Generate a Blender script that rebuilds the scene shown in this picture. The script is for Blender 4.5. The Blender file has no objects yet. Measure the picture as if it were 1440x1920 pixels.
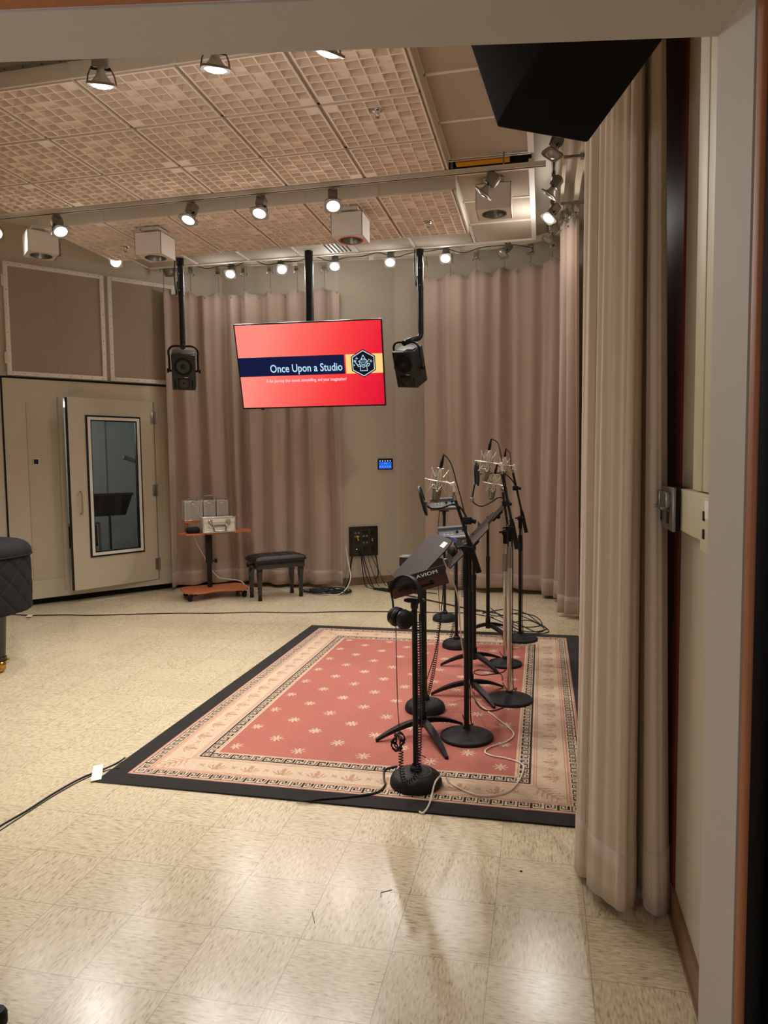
import bpy, bmesh, math, random
import numpy as np
from mathutils import Vector, Matrix, Euler

random.seed(7)
scene = bpy.context.scene
COL = scene.collection
PI = math.pi
R = math.radians
V = Vector

# ---------------------------------------------------------------- camera
F, YAW, PITCH, ROLL, H = 1342.47, .21733, .07071, -.01174, 1.5492
_cy, _sy = math.cos(YAW), math.sin(YAW)
_cp, _sp = math.cos(PITCH), math.sin(PITCH)
FW = V((-_sy * _cp, _cy * _cp, -_sp))
_r = V((_cy, _sy, 0)); _u = _r.cross(FW)
RT = _r * math.cos(ROLL) + _u * math.sin(ROLL)
UP = -_r * math.sin(ROLL) + _u * math.cos(ROLL)
EYE = V((0, 0, H))

def ray(x, y): return FW * F + RT * (x - 720) - UP * (y - 960)
def atz(x, y, z=0.0):
    d = ray(x, y); return EYE + d * ((z - H) / d.z)
def aty(x, y, Y):
    d = ray(x, y); return EYE + d * (Y / d.y)
def onplane(x, y, p, n):
    d = ray(x, y); return EYE + d * ((V(p) - EYE).dot(n) / d.dot(n))

cam = bpy.data.cameras.new('camera'); cam.sensor_fit = 'VERTICAL'; cam.sensor_height = 24
cam.lens = F / 1920 * 24; cam.clip_start = .05
co = bpy.data.objects.new('camera', cam); COL.objects.link(co)
co.matrix_world = Matrix(((RT.x, UP.x, -FW.x, 0), (RT.y, UP.y, -FW.y, 0), (RT.z, UP.z, -FW.z, H), (0, 0, 0, 1)))
scene.camera = co
scene.view_settings.view_transform = 'Standard'
scene.view_settings.look = 'None'
scene.view_settings.gamma = 1
scene.view_settings.use_curve_mapping = False
scene.view_settings.exposure = 0.3
scene.cycles.use_denoising = True
scene.cycles.max_bounces = 12
scene.cycles.diffuse_bounces = 8
scene.cycles.sample_clamp_indirect = 4

# ---------------------------------------------------------------- materials
def lin(c):
    c = c / 255.0
    return c / 12.92 if c <= .04045 else ((c + .055) / 1.055) ** 2.4
def rgb(*c): return (lin(c[0]), lin(c[1]), lin(c[2]), 1)

def mat(name, c, rough=.5, metal=0, var=.06, vscale=14, bump=0, bscale=120, sheen=0, coat=0, spec=.5, stretch=None):
    m = bpy.data.materials.new(name); m.use_nodes = True
    nt = m.node_tree; b = nt.nodes['Principled BSDF']
    b.inputs['Roughness'].default_value = rough
    b.inputs['Metallic'].default_value = metal
    b.inputs['Specular IOR Level'].default_value = spec
    if sheen:
        b.inputs['Sheen Weight'].default_value = sheen; b.inputs['Sheen Roughness'].default_value = .5
    if coat:
        b.inputs['Coat Weight'].default_value = coat; b.inputs['Coat Roughness'].default_value = .08
    tc = nt.nodes.new('ShaderNodeTexCoord')
    src = tc.outputs['Object']
    if stretch:
        mp = nt.nodes.new('ShaderNodeMapping'); mp.inputs['Scale'].default_value = stretch
        nt.links.new(src, mp.inputs['Vector']); src = mp.outputs['Vector']
    n = nt.nodes.new('ShaderNodeTexNoise'); n.inputs['Scale'].default_value = vscale; n.inputs['Detail'].default_value = 4
    nt.links.new(src, n.inputs['Vector'])
    mx = nt.nodes.new('ShaderNodeMix'); mx.data_type = 'RGBA'
    cc = rgb(*c)
    mx.inputs['A'].default_value = tuple(max(0, x * (1 - var)) for x in cc[:3]) + (1,)
    mx.inputs['B'].default_value = tuple(min(1, x * (1 + var)) for x in cc[:3]) + (1,)
    nt.links.new(n.outputs['Fac'], mx.inputs['Factor'])
    nt.links.new(mx.outputs['Result'], b.inputs['Base Color'])
    if bump:
        n2 = nt.nodes.new('ShaderNodeTexNoise'); n2.inputs['Scale'].default_value = bscale; n2.inputs['Detail'].default_value = 3
        nt.links.new(src, n2.inputs['Vector'])
        bp = nt.nodes.new('ShaderNodeBump'); bp.inputs['Strength'].default_value = bump; bp.inputs['Distance'].default_value = .004
        nt.links.new(n2.outputs['Fac'], bp.inputs['Height']); nt.links.new(bp.outputs['Normal'], b.inputs['Normal'])
    return m

def emit(name, c, strength=1.0):
    m = bpy.data.materials.new(name); m.use_nodes = True
    nt = m.node_tree; b = nt.nodes['Principled BSDF']
    b.inputs['Base Color'].default_value = (0.01, .01, .01, 1); b.inputs['Roughness'].default_value = .3; b.inputs['Specular IOR Level'].default_value = .12
    b.inputs['Emission Color'].default_value = rgb(*c); b.inputs['Emission Strength'].default_value = strength * .79
    return m

def glass(name, tint=(235, 242, 244), refl=.12):
    m = bpy.data.materials.new(name); m.use_nodes = True
    nt = m.node_tree
    for n in list(nt.nodes): nt.nodes.remove(n)
    o = nt.nodes.new('ShaderNodeOutputMaterial'); t = nt.nodes.new('ShaderNodeBsdfTransparent'); g = nt.nodes.new('ShaderNodeBsdfGlossy')
    t.inputs['Color'].default_value = rgb(*tint); g.inputs['Roughness'].default_value = .02
    fr = nt.nodes.new('ShaderNodeFresnel'); fr.inputs['IOR'].default_value = 1.45
    mx = nt.nodes.new('ShaderNodeMixShader')
    nt.links.new(fr.outputs[0], mx.inputs[0]); nt.links.new(t.outputs[0], mx.inputs[1]); nt.links.new(g.outputs[0], mx.inputs[2])
    nt.links.new(mx.outputs[0], o.inputs[0])
    return m

M = {}
M['wall'] = mat('wall paint', (196, 184, 166), .75, var=.03, bump=.08, bscale=300)
M['wall2'] = mat('booth steel paint', (190, 178, 156), .5, var=.03)
M['reveal'] = mat('painted reveal', (190, 180, 168), .7, var=.03, bump=.06, bscale=350)
M['cream'] = mat('cream raceway', (205, 196, 165), .5, var=.02)
M['ceil'] = mat('ceiling paint', (214, 205, 190), .8, var=.03)
M['base'] = mat('brown vinyl base', (132, 102, 74), .5, var=.08)
M['wood'] = mat('stained wood', (158, 96, 56), .6, var=.2, vscale=8, stretch=(20, 20, .7))
M['darkwood'] = mat('dark wood', (112, 50, 38), .5, var=.2, vscale=5, stretch=(12, 12, .6), spec=.14)
M['black'] = mat('black paint', (11, 11, 12), .45, var=.15, spec=.35)
M['blackrough'] = mat('black crinkle', (17, 17, 18), .6, var=.2, bump=.15, bscale=500, spec=.35)
M['rubber'] = mat('black rubber', (11, 11, 11), .65, var=.2, spec=.3)
M['void'] = mat('dark void', (14, 12, 10), .9)
M['speaker'] = mat('charcoal cabinet', (34, 33, 32), .5, var=.08, bump=.1, bscale=600)
M['cone'] = mat('driver cone', (14, 14, 14), .35, var=.2)
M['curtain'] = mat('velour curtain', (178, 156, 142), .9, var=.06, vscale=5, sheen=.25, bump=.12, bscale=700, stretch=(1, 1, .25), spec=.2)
M['curtain_lit'] = mat('near velour lit', (214, 197, 178), .9, var=.05, vscale=5, sheen=.25, bump=.12, bscale=700, stretch=(1, 1, .25), spec=.2)  # same velour, lightened in place of lamp light on the near curtain
M['chrome'] = mat('chrome', (205, 203, 198), .18, 1, var=.04)
M['steel'] = mat('brushed steel', (150, 147, 140), .35, 1, var=.08)
M['grey'] = mat('grey paint metal', (122, 114, 104), .45, .3, var=.06)
M['brass'] = mat('brass', (190, 150, 70), .25, 1, var=.08)
M['white'] = mat('white paint', (222, 214, 202), .55, var=.02)
M['diff'] = mat('diffuser paint', (236, 221, 206), .75, var=.03, vscale=30)
M['frame'] = mat('cloud frame', (150, 138, 122), .6, var=.04)
M['fascia'] = mat('cloud fascia', (205, 194, 176), .6, var=.04)
M['tile'] = mat('fabric tile', (178, 164, 146), .95, var=.14, vscale=160, bump=.3, bscale=350)
M['acfab'] = mat('acoustic fabric', (158, 140, 122), .95, var=.16, vscale=120, bump=.3, bscale=420, stretch=(1, 1, .3))
M['yellow'] = mat('yellow beam', (200, 140, 30), .6)
M['cherry'] = mat('cherry laminate', (190, 108, 66), .4, var=.10, vscale=4, stretch=(2, 2, 8))
M['alum'] = mat('aluminium case', (176, 172, 166), .42, .55, var=.05)
M['alumedge'] = mat('aluminium edging', (206, 204, 198), .28, .9, var=.04)
M['leather'] = mat('black leather', (20, 19, 18), .42, var=.2, bump=.2, bscale=250)
M['gloss'] = mat('black lacquer', (16, 16, 15), .2, var=.1, coat=.5)
M['quilt'] = mat('quilted cover', (30, 26, 29), .8, var=.1, vscale=60, bump=.12, bscale=500, spec=.25)
M['nickel'] = mat('satin nickel', (190, 184, 168), .33, .85, var=.05)
M['grille'] = mat('mic grille', (128, 118, 102), .5, .5, var=.25, vscale=600, bump=.4, bscale=900)
M['wire'] = mat('champagne wire', (232, 226, 210), .35, .55, var=.03)
M['cable'] = mat('black cable', (12, 12, 13), .55, var=.1)
M['wcable'] = mat('white cable', (222, 214, 204), .5, var=.03)
M['desk'] = mat('stand desk', (35, 24, 20), .55, var=.12, vscale=20, bump=.08, bscale=500, spec=.3)
M['mixer'] = mat('mixer grey', (92, 92, 94), .45, .3, var=.06)
M['mixerdark'] = mat('mixer dark', (44, 36, 36), .4, .3, var=.1)
M['blue'] = mat('blue band', (70, 110, 160), .5)
M['rim_red'] = mat('red plastic', (190, 40, 35), .4)
M['paper'] = mat('white tape', (238, 234, 226), .6, var=.02)
M['yel2'] = mat('yellow connector', (220, 170, 40), .5)
M['glass'] = glass('pane glass')
M['boothin'] = mat('booth interior', (168, 168, 164), .8, var=.03)
M['letter'] = mat('white lettering', (225, 225, 225), .5)
M['panelblk'] = mat('patch panel', (34, 26, 27), .4, .2, var=.1)
M['lampglass'] = mat('unlit lamp lens', (150, 145, 138), .25, .4, var=.15, vscale=60)
M['bulbback'] = mat('bulb reflector', (200, 196, 186), .3, .5)
M['sealblack'] = mat('black door seal', (5, 5, 6), .8, spec=.05)
M['boxblack'] = mat('black cabinet', (15, 14, 13), .6, var=.1, bump=.1, bscale=600, spec=.1)
M['lit'] = emit('lit lamp lens', (255, 250, 240), 14)
M['litw'] = emit('lit warm lamp lens', (255, 236, 205), 3.0)

# ---------------------------------------------------------------- mesh builder
class MB:
    def __init__(s): s.v = []; s.f = []; s.m = []; s.smooth = []
    def add(s, vs, fs, mi=0, T=None, sm=True):
        o = len(s.v)
        for p in vs:
            p = V(p)
            s.v.append(T @ p if T is not None else p)
        for f in fs:
            s.f.append(tuple(i + o for i in f)); s.m.append(mi); s.smooth.append(sm)
        return s
    def box(s, a, b, mi=0, T=None):
        (x0, y0, z0), (x1, y1, z1) = a, b
        vs = [(x0, y0, z0), (x1, y0, z0), (x1, y1, z0), (x0, y1, z0), (x0, y0, z1), (x1, y0, z1), (x1, y1, z1), (x0, y1, z1)]
        return s.add(vs, [(3, 2, 1, 0), (4, 5, 6, 7), (0, 1, 5, 4), (1, 2, 6, 5), (2, 3, 7, 6), (3, 0, 4, 7)], mi, T, False)
    def rbox(s, a, b, r=.004, seg=2, mi=0, T=None):
        bm = bmesh.new()
        sx, sy, sz = (b[i] - a[i] for i in range(3))
        bmesh.ops.create_cube(bm, size=1)
        for v in bm.verts: v.co = V(((v.co.x + .5) * sx + a[0], (v.co.y + .5) * sy + a[1], (v.co.z + .5) * sz + a[2]))
        bmesh.ops.bevel(bm, geom=bm.edges[:], offset=r, segments=seg, profile=.5, affect='EDGES')
        bm.verts.index_update()
        s.add([v.co.copy() for v in bm.verts], [tuple(v.index for v in f.verts) for f in bm.faces], mi, T)
        bm.free(); return s
    def cyl(s, p0, p1, r0, r1=None, n=16, mi=0, T=None, cap=True):
        p0, p1 = V(p0), V(p1); r1 = r0 if r1 is None else r1
        d = (p1 - p0)
        if d.length < 1e-9: return s
        d.normalize(); a = d.orthogonal().normalized(); b = d.cross(a)
        vs = []
        for p, r in ((p0, r0), (p1, r1)):
            for i in range(n):
                t = 2 * PI * i / n; vs.append(p + (a * math.cos(t) + b * math.sin(t)) * r)
        fs = [(i, (i + 1) % n, n + (i + 1) % n, n + i) for i in range(n)]
        if cap: fs += [tuple(reversed(range(n))), tuple(range(n, 2 * n))]
        return s.add(vs, fs, mi, T)
    def tube(s, pts, r, n=8, mi=0, T=None, closed=False):
        pts = [V(p) for p in pts]; k = len(pts); vs = []
        rr = r if isinstance(r, (list, tuple)) else [r] * k
        t0 = (pts[1] - pts[0]).normalized(); a = t0.orthogonal().normalized()
        for i, p in enumerate(pts):
            if closed: t = pts[(i + 1) % k] - pts[i - 1]
            else: t = pts[min(i + 1, k - 1)] - pts[max(i - 1, 0)]
            if t.length < 1e-9: t = t0
            t = t.normalized(); a = (a - t * a.dot(t))
            a = a.normalized() if a.length > 1e-6 else t.orthogonal().normalized()
            b = t.cross(a)
            for j in range(n):
                q = 2 * PI * j / n; vs.append(p + (a * math.cos(q) + b * math.sin(q)) * rr[i])
        fs = []
        for i in range(k if closed else k - 1):
            i2 = (i + 1) % k
            for j in range(n): fs.append((i * n + j, i * n + (j + 1) % n, i2 * n + (j + 1) % n, i2 * n + j))
        if not closed: fs += [tuple(reversed(range(n))), tuple(range((k - 1) * n, k * n))]
        return s.add(vs, fs, mi, T)
    def lathe(s, prof, n=32, mi=0, T=None):
        vs = []; idx = []
        for r, z in prof:
            if r < 1e-6: idx.append([len(vs)]); vs.append(V((0, 0, z)))
            else:
                idx.append(list(range(len(vs), len(vs) + n)))
                for i in range(n):
                    t = 2 * PI * i / n; vs.append(V((r * math.cos(t), r * math.sin(t), z)))
        fs = []
        for a, b in zip(idx, idx[1:]):
            for i in range(n):
                j = (i + 1) % n
                if len(a) == 1 and len(b) == 1: continue
                if len(a) == 1: fs.append((a[0], b[j], b[i]))
                elif len(b) == 1: fs.append((a[i], a[j], b[0]))
                else: fs.append((a[i], a[j], b[j], b[i]))
        return s.add(vs, fs, mi, T)
    def prism(s, poly, z0, z1, mi=0, T=None, sm=False):
        n = len(poly)
        vs = [(x, y, z0) for x, y in poly] + [(x, y, z1) for x, y in poly]
        fs = [tuple(reversed(range(n))), tuple(range(n, 2 * n))] + [(i, (i + 1) % n, n + (i + 1) % n, n + i) for i in range(n)]
        return s.add(vs, fs, mi, T, sm)
    def quad(s, a, b, c, d, mi=0, T=None): return s.add([a, b, c, d], [(0, 1, 2, 3)], mi, T, False)
    def sphere(s, c, r, n=12, mi=0, T=None, sc=(1, 1, 1)):
        prof = [(r * math.sin(PI * i / n), -r * math.cos(PI * i / n)) for i in range(n + 1)]
        TT = Matrix.Translation(V(c)) @ Matrix.Diagonal((*sc, 1))
        return s.lathe(prof, 2 * n, mi, (T @ TT) if T is not None else TT)

def origin_of(o):
    p = V((0, 0, 0))
    while o is not None: p += V(o.location); o = o.parent
    return p

def obj(name, mb, mats, parent=None, local=False, label=None, ang=35):
    me = bpy.data.meshes.new(name)
    off = V((0, 0, 0)) if (parent is None or local) else origin_of(parent)
    me.from_pydata([tuple(p - off) for p in mb.v], [], mb.f)
    for m in (mats if isinstance(mats, (list, tuple)) else [mats]):
        me.materials.append(M[m] if isinstance(m, str) else m)
    me.polygons.foreach_set('material_index', mb.m)
    me.polygons.foreach_set('use_smooth', mb.smooth)
    me.validate(); me.update()
    me.set_sharp_from_angle(angle=R(ang))
    o = bpy.data.objects.new(name, me); COL.objects.link(o)
    if parent: o.parent = parent
    if label: o['label'] = label
    return o

def tag(o, label, cat, group=None):
    o['label'] = label; o['category'] = cat; o['kind'] = 'thing'
    if group: o['group'] = group
    return o
def thing(name, label, cat, loc=(0, 0, 0), rotz=0, group=None):
    o = bpy.data.objects.new(name, None); COL.objects.link(o)
    o.empty_display_size = .1; o.location = loc; o.rotation_euler = (0, 0, rotz)
    return tag(o, label, cat, group)
def struct(name, mb, mats, parent=None):
    o = obj(name, mb, mats, parent)
    if parent is None: o['kind'] = 'structure'
    return o
def one(name, mb, mats, label, cat, group=None, ang=35):
    """single-mesh thing with its origin at the base"""
    lo = V((min(p.x for p in mb.v), min(p.y for p in mb.v), min(p.z for p in mb.v)))
    hi = V((max(p.x for p in mb.v), max(p.y for p in mb.v), max(p.z for p in mb.v)))
    c = V(((lo.x + hi.x) / 2, (lo.y + hi.y) / 2, lo.z))
    mb.v = [p - c for p in mb.v]
    o = obj(name, mb, mats, ang=ang); o.location = c
    return tag(o, label, cat, group)

def crv(pts, per=8, closed=False):
    pts = [V(p) for p in pts]; n = len(pts); out = []
    for i in range(n if closed else n - 1):
        if closed: p0, p1, p2, p3 = pts[i - 1], pts[i], pts[(i + 1) % n], pts[(i + 2) % n]
        else: p0, p1, p2, p3 = pts[max(i - 1, 0)], pts[i], pts[i + 1], pts[min(i + 2, n - 1)]
        for k in range(per):
            t = k / per; t2 = t * t; t3 = t2 * t
            out.append(.5 * ((2 * p1) + (p2 - p0) * t + (2 * p0 - 5 * p1 + 4 * p2 - p3) * t2 + (3 * p1 - p0 - 3 * p2 + p3) * t3))
    if not closed: out.append(pts[-1])
    return out

def helix(path, r, turns, per=10):
    path = [V(p) for p in path]
    L = [0]
    for a, b in zip(path, path[1:]): L.append(L[-1] + (b - a).length)
    out = []; N = int(turns * per); j = 0
    for k in range(N + 1):
        s = L[-1] * k / N
        while j < len(L) - 2 and L[j + 1] < s: j += 1
        f = (s - L[j]) / max(1e-9, L[j + 1] - L[j])
        p = path[j].lerp(path[j + 1], f); t = (path[j + 1] - path[j]).normalized()
        a = t.cross(V((.3, 1, .1))).normalized(); b = t.cross(a)
        q = 2 * PI * k / per
        out.append(p + (a * math.cos(q) + b * math.sin(q)) * r)
    return out

def frame_to(z, up=V((0, 0, 1))):
    """rotation whose local -Z points along z"""
    return V(z).normalized().to_track_quat('-Z', 'Y').to_matrix().to_4x4()

def spot(name, loc, d, energy, size=90, blend=.9, color=(1, .86, .68), radius=.04):
    l = bpy.data.lights.new(name, 'SPOT'); l.energy = energy; l.spot_size = R(size); l.spot_blend = blend
    l.color = color; l.shadow_soft_size = radius
    o = bpy.data.objects.new(name, l); COL.objects.link(o)
    o.location = loc; o.rotation_euler = V(d).to_track_quat('-Z', 'Y').to_euler()
    return o
# ================================================================ SHELL
ZC = 4.12
# ---- floor material: 12 inch vinyl tiles with quarter-turned streaks
def floor_mat():
    m = bpy.data.materials.new('vinyl tile floor'); m.use_nodes = True
    nt = m.node_tree; N = nt.nodes; L = nt.links; b = N['Principled BSDF']
    def node(t, **k):
        n = N.new(t)
        for a, v in k.items(): setattr(n, a, v)
        return n
    def math_(op, a, b_=None, c=None):
        n = node('ShaderNodeMath', operation=op)
        for i, x in enumerate((a, b_, c)):
            if x is None: continue
            if isinstance(x, (int, float)): n.inputs[i].default_value = x
            else: L.new(x, n.inputs[i])
        return n.outputs[0]
    geo = node('ShaderNodeNewGeometry'); sep = node('ShaderNodeSeparateXYZ'); L.new(geo.outputs['Position'], sep.inputs[0])
    S = .3048
    u = math_('DIVIDE', math_('ADD', sep.outputs[0], 1.373), S); v = math_('DIVIDE', math_('SUBTRACT', sep.outputs[1], 2.4208), S)
    fu, fv = math_('FLOOR', u), math_('FLOOR', v)
    par = math_('MODULO', math_('ADD', math_('ADD', fu, fv), 400), 2)
    par = math_('GREATER_THAN', par, .5)
    cell = node('ShaderNodeCombineXYZ'); L.new(fu, cell.inputs[0]); L.new(fv, cell.inputs[1])
    wn = node('ShaderNodeTexWhiteNoise', noise_dimensions='3D'); L.new(cell.outputs[0], wn.inputs['Vector'])
    off = math_('MULTIPLY', wn.outputs['Value'], 40)
    c1 = node('ShaderNodeCombineXYZ'); c2 = node('ShaderNodeCombineXYZ')
    L.new(math_('MULTIPLY', sep.outputs[0], 34), c1.inputs[0]); L.new(math_('MULTIPLY', sep.outputs[1], 150), c1.inputs[1]); L.new(off, c1.inputs[2])
    L.new(math_('MULTIPLY', sep.outputs[0], 150), c2.inputs[0]); L.new(math_('MULTIPLY', sep.outputs[1], 34), c2.inputs[1]); L.new(off, c2.inputs[2])
    mv = node('ShaderNodeMix', data_type='VECTOR'); L.new(par, mv.inputs['Factor']); L.new(c1.outputs[0], mv.inputs['A']); L.new(c2.outputs[0], mv.inputs['B'])
    nz = node('ShaderNodeTexNoise'); nz.inputs['Scale'].default_value = 1; nz.inputs['Detail'].default_value = 2.5; L.new(mv.outputs['Result'], nz.inputs['Vector'])
    cr = node('ShaderNodeValToRGB'); L.new(nz.outputs['Fac'], cr.inputs[0])
    e = cr.color_ramp.elements
    e[0].position = .30; e[0].color = rgb(174, 154, 126); e[1].position = .42; e[1].color = rgb(208, 191, 158)
    for p, c in ((.55, (217, 201, 169)), (.66, (228, 215, 186))):
        k = e.new(p); k.color = rgb(*c)
    big = node('ShaderNodeTexNoise'); big.inputs['Scale'].default_value = 1.3; big.inputs['Detail'].default_value = 3; L.new(geo.outputs['Position'], big.inputs['Vector'])
    tint = node('ShaderNodeMix', data_type='RGBA', blend_type='MULTIPLY')
    tint.inputs['Factor'].default_value = 1; L.new(cr.outputs[0], tint.inputs['A'])
    tv = math_('ADD', math_('ADD', math_('MULTIPLY', wn.outputs['Value'], .07), math_('MULTIPLY', big.outputs['Fac'], .08)), .88)
    tc = node('ShaderNodeCombineColor')
    for i in range(3): L.new(tv, tc.inputs[i])
    L.new(tc.outputs[0], tint.inputs['B'])
    # seams
    def edge(x):
        f = math_('FRACT', x); return math_('MINIMUM', f, math_('SUBTRACT', 1, f))
    d = math_('MINIMUM', edge(u), edge(v)); seam = math_('LESS_THAN', d, .0042)
    mx = node('ShaderNodeMix', data_type='RGBA'); L.new(math_('MULTIPLY', seam, .55), mx.inputs['Factor']); L.new(tint.outputs['Result'], mx.inputs['A'])
    mx.inputs['B'].default_value = rgb(112, 96, 76)
    L.new(mx.outputs['Result'], b.inputs['Base Color'])
    rn = node('ShaderNodeTexNoise'); rn.inputs['Scale'].default_value = 5; rn.inputs['Detail'].default_value = 5; L.new(geo.outputs['Position'], rn.inputs['Vector'])
    L.new(math_('ADD', math_('MULTIPLY', rn.outputs['Fac'], .06), .20), b.inputs['Roughness'])
    b.inputs['Specular IOR Level'].default_value = .5
    bp = node('ShaderNodeBump'); bp.inputs['Strength'].default_value = .03; bp.inputs['Distance'].default_value = .001
    n3 = node('ShaderNodeTexNoise'); n3.inputs['Scale'].default_value = 45; n3.inputs['Detail'].default_value = 3; L.new(geo.outputs['Position'], n3.inputs['Vector'])
    L.new(math_('SUBTRACT', n3.outputs['Fac'], math_('MULTIPLY', seam, .5)), bp.inputs['Height']); L.new(bp.outputs['Normal'], b.inputs['Normal'])
    return m
M['floor'] = floor_mat()
mb = MB(); mb.box((-8, -1.5, -.1), (1.6, 10, 0)); struct('floor', mb, 'floor')

# ---- walls
bp0 = V((-5.48, 6.776, 0)); bd = V((.6309, .7759, 0)); bn = V((-.7759, .6309, 0))      # booth line, direction, outward normal
TB = Matrix(((bd.x, bn.x, 0, bp0.x), (bd.y, bn.y, 0, bp0.y), (0, 0, 1, 0), (0, 0, 0, 1)))
def bs(s, z, y=0): return TB @ V((s, y, z))
mb = MB()
D0, D1 = .415, 1.445
mb.box((-.19, 0, .075), (D0, .09, 2.482), T=TB); mb.box((D1, 0, .075), (2.36, .09, 2.482), T=TB)
mb.box((D0, 0, 2.292), (D1, .09, 2.482), T=TB); mb.box((D0, 0, .075), (D1, .09, .14), T=TB)
mb.rbox((.03, -.006, .285), (.345, .003, 2.24), .003, 2, T=TB); mb.rbox((.352, -.010, .15), (.408, .003, 2.30), .003, 2, T=TB)
mb.box((-.19, -.004, .075), (-.06, .003, 2.482), T=TB)
mb.rbox((1.52, -.006, .285), (1.66, .003, 2.24), .003, 2, T=TB)
mb.box((-.19, .09, .0), (2.36, .12, .075), 1, T=TB); mb.box((-.206, .0, 0), (-.19, .09, 2.5), 1, T=TB)
mb.box((-.19, .02, 2.482), (2.36, .09, 2.505), 1, T=TB)
struct('wall_left', mb, ['wall2', 'void'])
mb = MB(); mb.box((-1.7, .03, 2.505), (2.40, .15, ZC), T=TB); mb.box((-1.7, .01, 0), (-.206, .15, 2.505), T=TB)
struct('wall_left_upper', mb, 'wall')

def wallseg(name, a, b, z0=0, z1=ZC, th=.15, m='wall', mb=None):
    a, b = V((*a, 0)), V((*b, 0)); d = (b - a).normalized(); n = V((-d.y, d.x, 0)); own = mb is None
    mb = mb or MB(); T = Matrix(((d.x, n.x, 0, a.x), (d.y, n.y, 0, a.y), (0, 0, 1, 0), (0, 0, 0, 1)))
    mb.box((0, 0, z0), ((b - a).length, th, z1), T=T)
    if own: struct(name, mb, m)
mb = MB(); wallseg('', (-4.05, 8.66), (-2.42, 8.531), mb=mb); wallseg('', (-2.42, 8.531), (-1.806, 8.924), mb=mb); struct('wall_back_left', mb, 'wall')
wallseg('wall_back_right', (-1.806, 8.924), (.75, 8.74))
mb = MB(); mb.box((.442, 1.22, 0), (.6, 8.9, ZC)); struct('wall_right', mb, 'wall')
wallseg('wall_side', (-7.3, .6), (-6.56, 5.46))
mb = MB()
for a, b in (((-2.42, 8.531), (-1.806, 8.924)), ((-1.806, 8.924), (.44, 8.76))):
    a, b = V((*a, 0)), V((*b, 0)); d = (b - a).normalized(); n = V((-d.y, d.x, 0))
    T = Matrix(((d.x, n.x, 0, a.x), (d.y, n.y, 0, a.y), (0, 0, 1, 0), (0, 0, 0, 1)))
    mb.box((0, -.008, 0), ((b - a).length, 0, .098), T=T)
struct('baseboard_back', mb, 'base')
mb = MB(); mb.box((.430, 1.22, 0), (.442, 8.7, .105)); mb.box((.424, 1.22, 0), (.430, 8.7, .018)); struct('baseboard_right', mb, 'base')

# opening we look through
oe = V((.9847, .1743, 0)); on = V((-.1743, .9847, 0)); oc = V((.25, 1.178, 0))
TO = Matrix(((oe.x, on.x, 0, oc.x), (oe.y, on.y, 0, oc.y), (0, 0, 1, 0), (0, 0, 0, 1)))
ZS = 2.165
mb = MB(); mb.box((0, -.117, 0), (1.2, 0, ZC), T=TO); mb.box((-1.45, -.117, ZS), (0, 0, ZC), T=TO); mb.box((-6.9, -.117, 0), (-1.45, 0, ZC), T=TO)
struct('wall_front', mb, 'reveal')
mb = MB(); mb.rbox((.001, -.142, 0), (.03, -.117, ZS + .03), .006, 3, T=TO); mb.rbox((-1.45, -.142, ZS + .001), (.03, -.117, ZS + .03), .006, 3, T=TO)
struct('trim_1', mb, 'wood')
mb = MB(); mb.rbox((.004, -.19, 0), (.05, -.143, ZS + .05), .004, 2, T=TO); mb.box((.012, -.30, 0), (.06, -.192, ZS + .05), T=TO)
struct('door_2', mb, 'sealblack')

# ceiling, plenum
mb = MB(); mb.box((-8, .8, ZC), (1.4, 10, ZC + .1)); struct('ceiling', mb, 'ceil')

# ================================================================ CEILING CLOUDS
ZT, ZK = 3.79, 3.689        # T-grid level, cloud face level
S = .622
GX0 = -.695                 # right edge of the clouds
def cloud_x(k): return GX0 - S * k
def well_depth(i, j): return ((-(i * i + j * j)) % 7)
def diffuser(name, label, x0, x1, y0, y1, orient, group):
    """7 x 7 wells between thin fins, face down"""
    mb = MB(); n = 7; t = .0085; rim = .012
    px, py = (x1 - x0) / n, (y1 - y0) / n; unit = .006
    for a in range(n):
        for b in range(n):
            i, j = a, b
            if orient & 1: i = 6 - i
            if orient & 2: j = 6 - j
            k_ = well_depth(i, j); d = 0 if k_ == 0 else .018 if k_ == 1 else .040 + k_ * unit
            X0, X1, Y0, Y1 = x0 + px * a, x0 + px * (a + 1), y0 + py * b, y0 + py * (b + 1)
            if d == 0: mb.box((X0 + .002, Y0 + .002, ZK + .0012), (X1 - .002, Y1 - .002, ZK + .006)); continue
            mb.quad((X0, Y0, ZK + d), (X0, Y1, ZK + d), (X1, Y1, ZK + d), (X1, Y0, ZK + d))
    for a in range(n + 1):
        w = rim if a in (0, n) else t; b_end = -1 if a == 0 else 1 if a == n else 0
        xx = min(max(x0 + px * a, x0 + w / 2), x1 - w / 2); mb.box((xx - w / 2, y0 + (0 if a in (0, n) else .003), ZK), (xx + w / 2, y1 - (0 if a in (0, n) else .003), ZK + .082))
        yy = min(max(y0 + py * a, y0 + w / 2), y1 - w / 2); mb.box((x0 + .003, yy - w / 2 + (.0006 if b_end == -1 else 0), ZK + .0004), (x1 - .003, yy + w / 2 - (.0006 if b_end == 1 else 0), ZK + .082))
    return one(name, mb, 'diff', label, 'ceiling panel', group)
ordn = ['first', 'second', 'third', 'fourth', 'fifth', 'sixth', 'seventh']
near_rows = [(3.700, 4.277), (4.303, 4.896), (4.922, 5.425)]
far_rows = [(5.845, 6.385), (6.41, 6.945)]
orients = {(0, 0): 3, (0, 1): 1, (3, 0): 2}
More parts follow.
